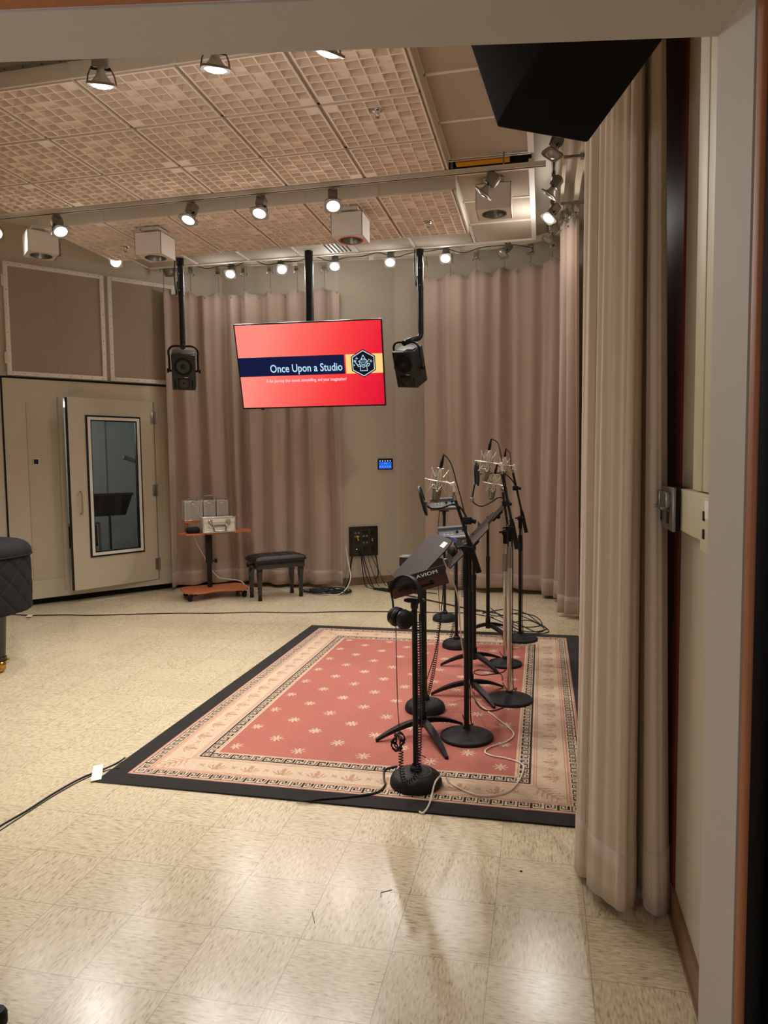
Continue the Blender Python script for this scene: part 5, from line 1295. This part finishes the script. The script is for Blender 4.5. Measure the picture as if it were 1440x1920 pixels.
def pop_filter(label, c, normal, clamp, goose, Dm=.16, rod=None):
    c = V(c); n = V(normal).normalized()
    t = thing('pop_filter', label, 'pop filter', c - V((0, 0, Dm / 2)), group='black pop filters')
    T = Matrix.Translation(c) @ n.to_track_quat('Z', 'Y').to_matrix().to_4x4()
    mb = MB(); q = [(Dm / 2 * math.cos(2 * PI * i / 40), Dm / 2 * math.sin(2 * PI * i / 40), 0) for i in range(40)]; mb.tube(q, .0075, 8, T=T, closed=True); hp_ = obj('hoop', mb, 'black', t)
    mb = MB(); mb.lathe([(0, .003), (Dm / 2, .003), (Dm / 2, -.003), (0, -.003)], 36, T=T); obj('mesh', mb, 'blackrough', hp_)
    mb = MB(); mb.tube(crv(goose, 8), .0052, 8); obj('gooseneck', mb, 'black', t)
    g0, g1 = V(goose[0]), V(goose[-1])
    mb = MB(); mb.rbox(g0 - V((.014, .014, .016)), g0 + V((.014, .014, .016)), .004); mb.cyl(g0, g0 + (c - g0).normalized() * .03, .006, n=8); obj('hoop_clamp', mb, 'steel', t)
    mb = MB(); mb.rbox(g1 - V((.026, .02, .02)), g1 + V((.022, .02, .02)), .006); mb.cyl(g1 + V((.02, 0, 0)), g1 + V((.045, 0, -.008)), .012, n=12); obj('stand_clamp', mb, 'rubber', t)
    if rod:
        mb = MB(); mb.cyl(rod[0], rod[1], .006, n=10); obj('extension_rod', mb, 'black', t)

# front stand
Y = 3.94; b = atz(875, 1383, ZR)
boom_mic('black boom microphone stand on a round base, the nearest one', 'silver studio microphone nearest the camera, hanging above the first music stand', 'black cable arching off the nearest microphone', (b.x, b.y), Y, PX(871, 1066, b.y).z, PX(871, 1027, b.y), PX(852, 928, b.y), PX(899, 1072, b.y), PX(826, 878, b.y - .03), PX(816, 941, b.y - .03), False, [(832, 852), (845, 868), (856, 905), (868, 950), (874, 985)])
pop_filter('black pop filter left of the nearest microphone', PX(793, 939, b.y - .05), (1, .10, .26), None, [PX(797, 945, b.y - .05), PX(808, 953, b.y - .05), PX(826, 953, b.y - .05), PX(848, 946, b.y - .05), PX(862, 951, b.y - .05), PX(872, 965, b.y - .05), PX(877, 976, b.y - .04)], .155)
# chrome stand with the tall microphone
b = atz(955, 1313, ZR)
boom_mic('chrome boom microphone stand standing at the right rug edge, nearer of the two chrome ones', 'silver studio microphone hanging highest of the four', 'black cable arching off the highest microphone', (b.x, b.y), 4.6, PX(952, 1035, b.y).z, PX(955, 990, b.y), PX(940, 880, b.y), PX(970, 1028, b.y), PX(916.5, 845, b.y - .03), PX(909, 902, b.y - .03), True, [(924, 824), (934, 832), (940, 860), (945, 890), (951, 925)])
# second chrome stand
b = atz(947, 1246, ZR)
b4 = b
boom_mic('thinner chrome boom microphone stand right behind the nearer chrome one', 'silver studio microphone hanging lowest, just behind the highest one', 'black cable off the lowest microphone, hidden by the boom', (b.x, b.y), 5.4, PX(945, 1046, b.y).z, PX(944, 998, b.y), PX(942, 915, b.y), PX(959, 1030, b.y), PX(928, 889, b.y - .03), PX(920.5, 937, b.y - .03), True, [(934, 873), (940, 880), (943, 905), (946, 935)], r=.128)
pop_filter('black pop filter held on an upright rod left of the highest microphone', PX(892, 886, b.y - .05), (1, .02, .02), None, [PX(885, 937, b.y - .05), PX(890, 944, b.y - .05), PX(903, 949, b.y - .05), PX(922, 941, b.y - .05), PX(934, 933, b.y - .05), PX(944, 935, b.y - .05), PX(948, 944, b.y - .04)], .165, rod=(PX(890, 908, b.y - .05), PX(885, 936, b.y - .05)))
# back black stand
b = atz(975, 1199, ZR)
boom_mic('black boom microphone stand farthest back, at the rear rug edge', 'silver studio microphone farthest back, half hidden by a boom arm', 'black cable hanging off the rearmost microphone', (b.x, b.y), 6.2, PX(973, 1010, b.y).z, PX(972, 972, b.y), PX(961, 880, b.y), PX(987, 998, b.y), PX(946.5, 857, b.y - .03), PX(944, 897, b.y - .03), False, [(950, 843), (956, 850), (958, 868), (963, 900), (975, 950)], r=.15)
pop_filter('black pop filter on a level gooseneck, the rearmost one', PX(896, 890, b.y - .05), (1, .0, .03), None, [PX(898, 889, b.y - .05), PX(915, 888, b.y - .05), PX(935, 887, b.y - .05), PX(950, 891, b.y - .05), PX(962, 903, b.y - .05), PX(967, 915, b.y - .04)], .18)

# ---- music stands
def music_stand(label, base, tips, desk_c, w, tilt, hw=.25, hh=.16):
    bx, by = base
    t = thing('music_stand', label, 'music stand', (bx, by, ZR), group='black music stands')
    for i, (tx, ty) in enumerate(tips):
        d = V((tx - bx, ty - by, 0)); L = d.length; d.normalize(); n = V((-d.y, d.x, 0))
        vs = []; fs = []; N = 10
        for k in range(N + 1):
            f = k / N; s = .012 + (L - .012) * f
            zt_ = ZR + .016 + .082 * (1 - f ** 1.7); th = .03 - .015 * f; hw_ = .014 + .008 * math.sin(PI * f) - .006 * f
            c = V((bx, by, 0)) + d * s
            for sg, zz in ((-1, zt_ - th), (1, zt_ - th), (1, zt_), (-1, zt_)): q = c + n * hw_ * sg; vs.append((q.x, q.y, max(ZR + .001, zz)))
        for k in range(N):
            for j in range(4): fs.append((4 * k + j, 4 * k + (j + 1) % 4, 4 * k + 4 + (j + 1) % 4, 4 * k + 4 + j))
        fs += [(3, 2, 1, 0), (4 * N, 4 * N + 1, 4 * N + 2, 4 * N + 3)]
        mb = MB(); mb.add(vs, fs, sm=False); obj('leg', mb, 'black', t)
    mb = MB(); mb.cyl((bx, by, ZR + .05), (bx, by, ZR + .14), .022, n=20); mb.cyl((bx, by, ZR + .14), (bx, by, .68), .0165, n=20); obj('lower_tube', mb, 'black', t)
    mb = MB(); mb.cyl((bx, by, .66), (bx, by, .70), .019, n=18); mb.cyl((bx, by, .68), (bx, by, desk_c.z - .02), .0125, n=16); obj('upper_tube', mb, 'black', t)
    w = V((w[0], w[1], 0)).normalized(); h = V((w.y, -w.x, 0))       # h: horizontal, away from the reader
    if h.x < 0: h = -h
    u = h * math.cos(tilt) + V((0, 0, math.sin(tilt))); nrm = w.cross(u)
    if nrm.z < 0: nrm = -nrm; w = -w
    T = Matrix(((w.x, u.x, nrm.x, desk_c.x), (w.y, u.y, nrm.y, desk_c.y), (w.z, u.z, nrm.z, desk_c.z), (0, 0, 0, 1)))
    pl = [(-hw, -hh), (hw, -hh), (hw, hh - .06)] + [(hw - .06 + .06 * math.cos(q), hh - .06 + .06 * math.sin(q)) for q in (PI / 8, PI / 4, 3 * PI / 8)] + [(hw - .06, hh), (-hw + .06, hh)] + [(-hw + .06 - .06 * math.sin(q), hh - .06 + .06 * math.cos(q)) for q in (PI / 8, PI / 4, 3 * PI / 8)] + [(-hw, hh - .06)]
    mb = MB(); mb.prism(pl, -.003, .003, T=T); dk_ = obj('desk', mb, 'desk', t)
    mb = MB(); mb.prism([(-hw, 0), (hw, 0), (hw - .02, .055), (-hw + .02, .055)], -.0015, .0015, T=T @ Matrix.Translation((0, -hh, 0)) @ Matrix.Rotation(PI / 2, 4, 'X')); obj('lip', mb, 'desk', dk_)
    mb = MB(); mb.rbox((-.05, -.06, -.03), (.05, .06, -.003), .006, T=T); mb.cyl((-.045, 0, -.03), (.045, 0, -.03), .018, T=T); obj('tilt_bracket', mb, 'black', t)
    return t, T
def tips_for(*p): return [(q.x, q.y) for q in (atz(x, y, ZR) for x, y in p)]
b = atz(793, 1378, ZR)
ms1, TM1 = music_stand('music stand nearest the camera, with a white label on its brown-black desk', (b.x, b.y), tips_for((705, 1391), (838, 1424)) + [(b.x + .20, b.y + .19)], V((b.x, b.y, 1.005)), (-.36, .93), R(45), .25, .175)
mb = MB(); mb.box((.10, .115, .0031), (.19, .15, .0036), T=TM1); obj('white_label', mb, 'paper', [o for o in ms1.children if o.name.startswith('desk')][0], label='white label')
b = atz(882, 1303, ZR)
music_stand('second music stand from the camera, its desk seen nearly edge-on', (b.x, b.y), tips_for((808, 1304), (927, 1329)) + [(b.x + .20, b.y + .19)], V((b.x, b.y, 1.005)), (-.08, .997), R(46), .25, .17)
b = atz(889, 1248, ZR)
music_stand('third music stand from the camera, mostly behind the second', (b.x, b.y), tips_for((826, 1249), (934, 1264)) + [(b.x + .20, b.y + .19)], V((b.x + .03, b.y, 1.03)), (-.08, .997), R(46), .25, .17)
b = atz(915, 1188, ZR)
music_stand('farthest music stand, its tilted desk in front of the back curtain', (b.x, b.y), tips_for((872, 1189), (958, 1204)) + [(b.x + .20, b.y + .19)], V((b.x + .07, b.y, 1.075)), (-.08, .997), R(46), .25, .17)

# ---- personal mixers on dome base stands
def mixer_stand(label, base_px, Y, ztop, zf=ZR, r=.125):
    b = atz(base_px[0], base_px[1], zf)
    t = thing('mixer_stand', label, 'stand', (b.x, b.y, zf), group='dome base stands')
    dome_base(t, b.x, b.y, r, zf)
    mb = MB(); mb.cyl((b.x, b.y, zf + .06), (b.x, b.y, ztop), .0135, n=18); obj('tube', mb, 'black', t)
    mb = MB(); mb.cyl((b.x, b.y, ztop - .04), (b.x, b.y, ztop), .018, n=16); mb.cyl((b.x, b.y, ztop - .006), (b.x, b.y, ztop), .05, n=18); obj('mount_flange', mb, 'black', t)
    return b
def mixer(label, c, yaw, pitch, roll=0, dark=False, brand=False, W=.235, D=.15, zs=1):
    """wedge shaped personal mixer: x across, y towards the back roll, z up out of the panel"""
    T = Matrix.Translation(c) @ rotm(yaw, pitch, roll) @ Matrix.Diagonal((1, 1, zs, 1))
    t = thing('personal_mixer', label, 'audio mixer', c, group='personal monitor mixers')
    a = 'mixerdark' if dark else 'mixer'
    mb = MB(); prof = [(-D / 2, -.022), (D / 2 - .005, -.030), (D / 2, -.020), (D / 2, .026), (D / 2 - .012, .034), (D / 2 - .035, .032), (D / 2 - .045, .012), (-D / 2, .004)]
    n = len(prof); vs = [(-W / 2, y, z) for y, z in prof] + [(W / 2, y, z) for y, z in prof]
    mb.add(vs, [tuple(range(n)), tuple(reversed(range(n, 2 * n)))] + [(i, n + i, n + (i + 1) % n, (i + 1) % n) for i in range(n)], T=T, sm=False); ho_ = obj('housing', mb, a, t)
    zsl = lambda y: .004 + (.012 - .004) * (y + D / 2) / (D - .045)
    for i in range(16):
        x = -W / 2 + .02 + i * (W - .04) / 15; mb = MB(); mb.rbox((x - .004, -D / 2 + .012, zsl(-D / 2 + .015) - .002), (x + .004, -D / 2 + .022, zsl(-D / 2 + .02) + .003), .001, 1, T=T); obj('button', mb, 'white' if not dark else 'grey', ho_)
    for x, y in ((.03, .0), (.085, .018)):
        mb = MB(); mb.cyl((x, y, zsl(y) - .002), (x, y, zsl(y) + .016), .011, .009, 14, T=T); obj('knob', mb, 'rubber', ho_)
    mb = MB()
    for x in (-.075, -.045, -.015):
        for y in (-.025, .0): mb.box((x - .008, y - .002, zsl(y)), (x + .008, y + .002, zsl(y) + .0012), T=T)
    obj('legend', mb, 'letter' if not dark else 'grey', t)
    if brand:
        vs, fs = text_mesh('AVIOM', .033, 0); x0, x1 = min(p.x for p in vs), max(p.x for p in vs)
        mb = MB(); mb.add([((x1 + x0) / 2 - p.x - .05, D / 2 + .0012, p.y - .014) for p in vs], [tuple(reversed(f)) for f in fs], T=T, sm=False); obj('lettering', mb, 'letter', t)
        mb = MB()
        for x in (-.06, .0, .06, .09): mb.cyl((x, .02, -.033), (x, .02, -.02), .010, n=12, T=T)
        mb.box((-.07, -.02, -.031), (.03, -.008, -.022), T=T); obj('underside_socket', mb, 'void', t)
    else:
        if dark:
            mb = MB(); mb.box((-W / 2 + .004, -D / 2 + .01, .0135), (W / 2 - .004, D / 2 - .05, .0145), T=T); mb.rbox((-W / 2 + .01, D / 2 - .034, .033), (W / 2 - .01, D / 2 - .012, .038), .002, T=T); obj('top_plate', mb, 'alum', t)
        mb = MB(); mb.rbox((-.05, -.05, -.045), (.05, .04, -.022), .004, T=T); obj('mount_bracket', mb, 'black', t)
    return t, T
ba = mixer_stand('black dome base stand nearest the camera holding a personal mixer', (780, 1470), 3.3, .90)
TA_c = PX(782, 1100, 3.24)
# back of the nearest mixer faces the camera and right
mixer('dark personal mixer nearest the camera, lettered along its back edge', TA_c + V((.0, .04, .012)), 180, 30, 19, True, True, W=.275, zs=.72)
bb = mixer_stand('black dome base stand behind the front music stand', (797, 1331), 4.3, PX(797, 1069, 4.33).z)
mixer('dark personal mixer with a silver top, seen from the back behind the front music stand', PX(795, 1052, 4.33), 176, 4, 0, True, False, W=.27, D=.17)
mb = MB()
bc = mixer_stand('black dome base stand in the middle of the row, wrapped in coiled cable', (856, 1213), 5.9, PX(858, 1012, 5.87).z, r=.12)
mixer('grey personal mixer in the middle, above the blue banded headphones', PX(850, 1000, 5.72), 18, 26, -4)
bdn = mixer_stand('black dome base stand farthest back, standing off the rug', (834, 1163), 6.9, PX(833, 957, 6.88).z, zf=0, r=.12)
mixer('grey personal mixer farthest back, below the nearest microphone', PX(831, 945, 6.80), 10, 30, -3, W=.25)

# ---- headphones
def headphones(label, c, yaw, tilt, k=1.0, band='black', spread=.072, roll=0, drop=.085):
    T = Matrix.Translation(c) @ rotm(yaw, tilt, roll) @ Matrix.Diagonal((k, k, k, 1))
    t = thing('headphones', label, 'headphones', V(c) - V((0, 0, .1)), group='black studio headphones')
    mb = MB(); pts = [(.085 * math.cos(q), 0, .085 * math.sin(q) * 1.1) for q in [PI * i / 20 for i in range(21)]]
    vs = []; fs = []
    for p in pts:
        for dy, dr in ((-.016, 0), (.016, 0), (.016, .006), (-.016, .006)): f = 1 + dr / .085; vs.append((p[0] * f, dy, p[2] * f))
    for i in range(20):
        for j in range(4): fs.append((4 * i + j, 4 * i + (j + 1) % 4, 4 * i + 4 + (j + 1) % 4, 4 * i + 4 + j))
    mb.add(vs, fs, T=T); obj('headband', mb, band, t)
    for sg in (-1, 1):
        mb = MB(); mb.tube(crv([(sg * .086, 0, 0), (sg * (spread + .03), 0, -.04), (sg * (spread + .018), 0, -drop + .03), (sg * (spread + .012), 0, -drop)], 4), .005, 8, T=T); obj('slider', mb, 'black', t)
        X = T @ Matrix.Translation((sg * spread, 0, -drop)) @ Matrix.Rotation(sg * R(80), 4, 'Y')
        mb = MB(); mb.lathe([(0, .028), (.028, .026), (.042, .012), (.045, -.002), (.044, -.006)], 28, T=X); ec_ = obj('ear_cup', mb, 'rubber', t)
        mb = MB(); mb.lathe([(.044, -.004), (.048, -.012), (.046, -.024), (.036, -.028), (.026, -.022), (.024, -.012), (0, -.012)], 28, T=X); obj('ear_pad', mb, 'leather', ec_)
    return t, T
hc = PX(759, 1118, 3.13)
headphones('black headphones hanging on the nearest personal mixer', hc, -25, -6, .95, spread=.034, roll=10, drop=.105)
hc2 = PX(848, 1022, 5.55)
headphones('black headphones with a blue headband under the middle personal mixer', hc2, 50, -60, 1.0, 'blue')

# ---- coiled and straight cables around the stands
def coil(label, path, r, turns, th=.0024, group='coiled headphone cables'):
    mb = MB(); mb.tube(helix(crv(path, 8), r, turns, 9), th, 5); one('hanging_coiled_cable', mb, 'cable', label, 'cable', group, ang=80)
bx, by = ba.x, ba.y
coil('coiled cable running down the nearest mixer stand and looping at its base', [(bx + .022, by - .01, .80), (bx + .024, by - .015, .5), (bx + .022, by - .03, .2), (bx + .02, by - .10, .10), (bx - .03, by - .125, .075), (bx - .055, by - .08, .13), (bx - .06, by - .06, .19)], .0105, 75, .0026)
kn = V((bx - .075, by - .05, .23)); pts = []
for i in range(120): q = i * .42; pts.append(kn + V((.021 * math.cos(q) * (1 + .5 * math.sin(i * 1.13)), .02 * math.sin(i * .71), .034 * math.sin(q) * (1 + .35 * math.sin(i * .57)))))
mb = MB(); mb.tube(pts, .0026, 5); one('coiled_cable', mb, 'cable', 'knotted bundle of coiled cable hanging beside the nearest dome base', 'cable', 'coiled headphone cables')
cable('headphone_cable', 'thin straight cable dropping from the nearest headphones', [PX(742, 1150, 3.2), PX(743, 1220, 3.2), PX(746, 1330, 3.22), PX(751, 1392, 3.26), kn + V((.0, .0, .045))], .0022)
coil('coiled cable sagging between the front music stand and the second dome base', [PX(826, 1150, 4.2), PX(818, 1222, 4.2), PX(812, 1262, 4.22), PX(803, 1300, 4.25), PX(798, 1306, 4.27), PX(788, 1285, 4.3), PX(781, 1240, 4.3), PX(779, 1180, 4.3)], .010, 70)
cable('headphone_cable', 'thin cable crossing in front of the second dome base', [PX(832, 1085, 4.15), PX(828, 1140, 4.1), PX(818, 1215, 4.05), PX(795, 1290, 3.95), PX(783, 1330, 3.9), PX(779, 1400, 3.6), V((ba.x + .03, ba.y + .1, .1))], .003)
coil('coiled cable wrapped down the middle dome base stand', [(bc.x + .012, bc.y - .02, .90), (bc.x - .008, bc.y - .022, .6), (bc.x + .01, bc.y - .022, .35), (bc.x - .03, bc.y - .06, .15), (bc.x - .04, bc.y - .07, .09)], .013, 60)
coil('coiled cable hanging right of the middle dome base stand', [PX(869, 1035, 5.6), PX(867, 1070, 5.6), PX(866, 1095, 5.6), PX(868, 1120, 5.62)], .010, 26)
cable('mixer_cable', 'thin cable dropping from the farthest personal mixer', [PX(824, 957, 6.85), PX(821, 1000, 6.85), PX(820, 1060, 6.86), PX(823, 1120, 6.88), V((bdn.x - .02, bdn.y - .16, .01))], .0035)
# white cable from the front music stand over the rug to the floor
wp = [PX(829, 1043, 3.98), PX(843, 1078, 4.0), PX(858, 1118, 4.05), PX(865, 1200, 4.2), PX(876, 1262, 4.4), PX(885, 1295, 4.4)]
wp += [atz(x, y, ZR + .006) for x, y in ((897, 1318), (930, 1345), (955, 1365), (963, 1378), (950, 1390), (920, 1400), (909, 1409), (920, 1416), (950, 1422), (975, 1430), (982, 1440), (972, 1465), (950, 1485), (905, 1492), (870, 1482), (840, 1464))]
wp += [V(wp[-1]) + V((-.01, -.005, .04)), atz(817, 1465, .06), atz(806, 1505, ZR + .01), atz(795, 1523, .008), atz(786, 1522, .006)]
cable('white_cable', 'white cable snaking over the rug from the front music stand to its front edge', wp, .0042, 'wcable', per=10)
def floor_cable(label, px, r=.004, m='cable', z=None, name='floor_cable', group='black cables on the floor'):
    def zz(p): return (ZR if (RX0 - .01 < p.x < RX1 + .01 and RY0 - .01 < p.y < RY1 + .01) else 0) + r
    pts = []
    for x, y in px: p = atz(x, y, .004); p.z = zz(p); pts.append(p)
    cable(name, label, pts, r, m, group=group)
floor_cable('black cable running from the nearest dome base over the rug front edge', [(745, 1440), (722, 1447), (720, 1465), (722, 1476), (705, 1490), (660, 1497), (600, 1502), (575, 1505), (555, 1503)], .005)
floor_cable('long black cable across the floor from the piano to the far mixer stand', [(20, 1152), (60, 1154), (120, 1153), (170, 1154), (240, 1152), (330, 1150), (400, 1150), (480, 1148), (560, 1149), (640, 1147), (720, 1147), (790, 1148), (835, 1149), (880, 1150), (925, 1158)], .0055)
floor_cable('black cable running off the left rug corner toward the camera, under white tape', [(235, 1424), (215, 1433), (185, 1446), (150, 1460), (100, 1488), (50, 1520), (0, 1549), (-30, 1570)], .0045)
floor_cable('second thin cable beside the taped one at the left rug corner', [(225, 1442), (190, 1447), (150, 1464), (100, 1492), (50, 1524), (-30, 1576)], .0028)
floor_cable('pair of black cables curving from the connector panel toward the stands', [(700, 1105), (740, 1112), (800, 1125), (850, 1136), (880, 1142), (930, 1150)], .008)
floor_cable('white cable lying between the bench and the cable heap', [(470, 1103), (520, 1106), (570, 1105)], .005, 'wcable', name='white_cable', group=None)
for i, px in enumerate([[(900, 1145), (930, 1155), (960, 1150), (990, 1160), (1020, 1175), (1028, 1185), (1000, 1190), (960, 1183), (930, 1172)], [(905, 1150), (950, 1142), (985, 1150), (1010, 1168), (1024, 1180), (985, 1184), (940, 1166), (915, 1155)], [(920, 1140), (945, 1160), (975, 1175), (1015, 1172), (1002, 1155), (965, 1150), (950, 1165), (985, 1188)], [(880, 1146), (925, 1148), (965, 1166), (1005, 1185), (1020, 1178), (990, 1163), (955, 1172), (970, 1192)]]):
    floor_cable(['tangle of black cable behind the rear stand, outermost loop', 'tangle of black cable behind the rear stand, inner loop', 'tangle of black cable behind the rear stand, crossing loop', 'tangle of black cable behind the rear stand, lowest loop'][i], px, .0045)
floor_cable('black cable looping on the rug left of the nearer chrome stand', [(942, 1278), (937, 1265), (900, 1258), (888, 1263), (905, 1268), (940, 1263), (948, 1257)], .0035)
floor_cable('black cable curling from the nearer chrome base over the rug', [(968, 1292), (962, 1308), (950, 1325), (925, 1335), (905, 1332), (892, 1318), (888, 1300)], .004)

# tape and small marks
def tape(label, px, z=.003):
    pts = [atz(x, y, z) for x, y in px]; mb = MB(); n = len(pts)
    mb.prism([(p.x, p.y) for p in pts], z, z + .0006); one('white_tape', mb, 'paper', label, 'tape', 'white tape on the floor')
tape('white tape strip holding a cable at the left rug corner', [(175, 1436), (194, 1433), (190, 1461), (170, 1465)], .010)
tape('small piece of white tape on the floor near the piano', [(52, 1153), (63, 1152), (58, 1157), (48, 1157)], .011)
tape('piece of white tape on the floor beside the farthest dome base', [(824, 1145), (832, 1144), (831, 1152), (823, 1153)], .001)
def mark(label, px, w=.0025):
    pts = [atz(x, y, 0) for x, y in px]; mb = MB(); mb.tube([V((p.x, p.y, .0012)) for p in pts], w, 5); one('floor_scuff', mb, 'black', label, 'floor mark', 'dark scuffs on the tiles')
mark('L-shaped dark scuff on the floor tile in front of the rug', [(714, 1683), (714, 1674), (735, 1669)], .0012)
mark('short dark scuff left of the L-shaped one', [(585, 1710), (590, 1731)], .0012)
p = atz(977, 1634, 0); mb = MB(); mb.sphere((p.x, p.y, .002), .004, 6, sc=(1.4, 1, .5)); one('debris_speck', mb, 'black', 'tiny black speck on the floor in front of the near curtain', 'speck')

# cut off foot at the lower left corner
p = atz(-4, 1935, .0)
t = thing('stand_foot', 'black rubber tipped stand foot at the bottom left picture corner', 'stand foot', (p.x, p.y, 0))
mb = MB(); T = Matrix.Translation((p.x, p.y, 0)); mb.lathe([(0, 0), (.022, 0), (.022, .03), (.019, .032), (0, .032)], 20, T=T); obj('tip', mb, 'rubber', t)
mb = MB(); mb.lathe([(.0245, .022), (.026, .026), (.026, .052), (.02, .064), (0, .07)], 24, T=T); obj('cap', mb, 'blackrough', t)
mb = MB(); mb.tube([(p.x, p.y, .05), (p.x - .1, p.y - .03, .12), (p.x - .25, p.y - .08, .3)], .014, 12); obj('leg', mb, 'black', t)

# music stand, chair and microphone inside the booth
t = thing('booth_music_stand', 'dark music stand inside the booth, seen through the door window', 'music stand', bs(1.05, .12, .55))
mb = MB(); mb.cyl(bs(1.05, .12, .55), bs(1.05, .95, .55), .012); obj('post', mb, 'black', t)
mb = MB(); T = TB @ Matrix.Translation((1.05, .55, 1.05)) @ Matrix.Rotation(R(-62), 4, 'X'); mb.prism([(-.27, -.16), (.27, -.16), (.22, .16), (-.22, .16)], -.003, .003, T=T); mb.box((-.27, -.165, -.05), (.27, -.16, .003), T=T); obj('desk', mb, 'black', t)
mb = MB(); mb.cyl(bs(1.05, .12, .55), bs(1.05, .14, .55), .2, n=24); obj('base', mb, 'black', t)
t = thing('booth_microphone', 'slim silver microphone inside the booth, tilted at the window edge', 'microphone', bs(1.25, 1.6, .6))
mb = MB(); a, b = onplane(231, 857, bs(0, 0, .55), bn), onplane(252, 864, bs(0, 0, .55), bn); mb.cyl(a, b, .026, n=16); obj('body', mb, 'steel', t)
mb = MB(); mb.cyl(b, b + V((.05, .06, -.1)), .012); mb.cyl(b + V((.05, .06, -.1)), (b.x + .05, b.y + .06, .12), .014); obj('stand', mb, 'black', t)
t = thing('booth_chair', 'dark chair back low inside the booth window', 'chair', bs(.85, .12, .95))
mb = MB(); mb.tube(crv([bs(.62, .12, .95), bs(.62, .72, .95), bs(.66, .80, .95), bs(1.0, .80, .95), bs(1.04, .72, .95), bs(1.04, .12, .95)], 5), .015, 8); obj('frame', mb, 'steel', t)
mb = MB(); mb.rbox((.65, .94, .52), (1.01, .965, .78), .01, T=TB); obj('backrest', mb, 'black', t)
mb = MB(); mb.rbox((.64, .96, .50), (1.02, 1.35, .54), .01, T=TB); obj('seat', mb, 'black', t)
# ================================================================ LIGHT
w = bpy.data.worlds.new('world'); scene.world = w; w.use_nodes = True
w.node_tree.nodes['Background'].inputs[0].default_value = (.92, .86, .80, 1); w.node_tree.nodes['Background'].inputs[1].default_value = .06
l = bpy.data.lights.new('control_room_fill', 'POINT'); l.energy = 21; l.color = (1, .97, .96); l.shadow_soft_size = .15  # unseen fill added behind the camera to brighten the door reveal
lo = bpy.data.objects.new('control_room_fill', l); COL.objects.link(lo); lo.location = (-1.1, -.25, 1.45)
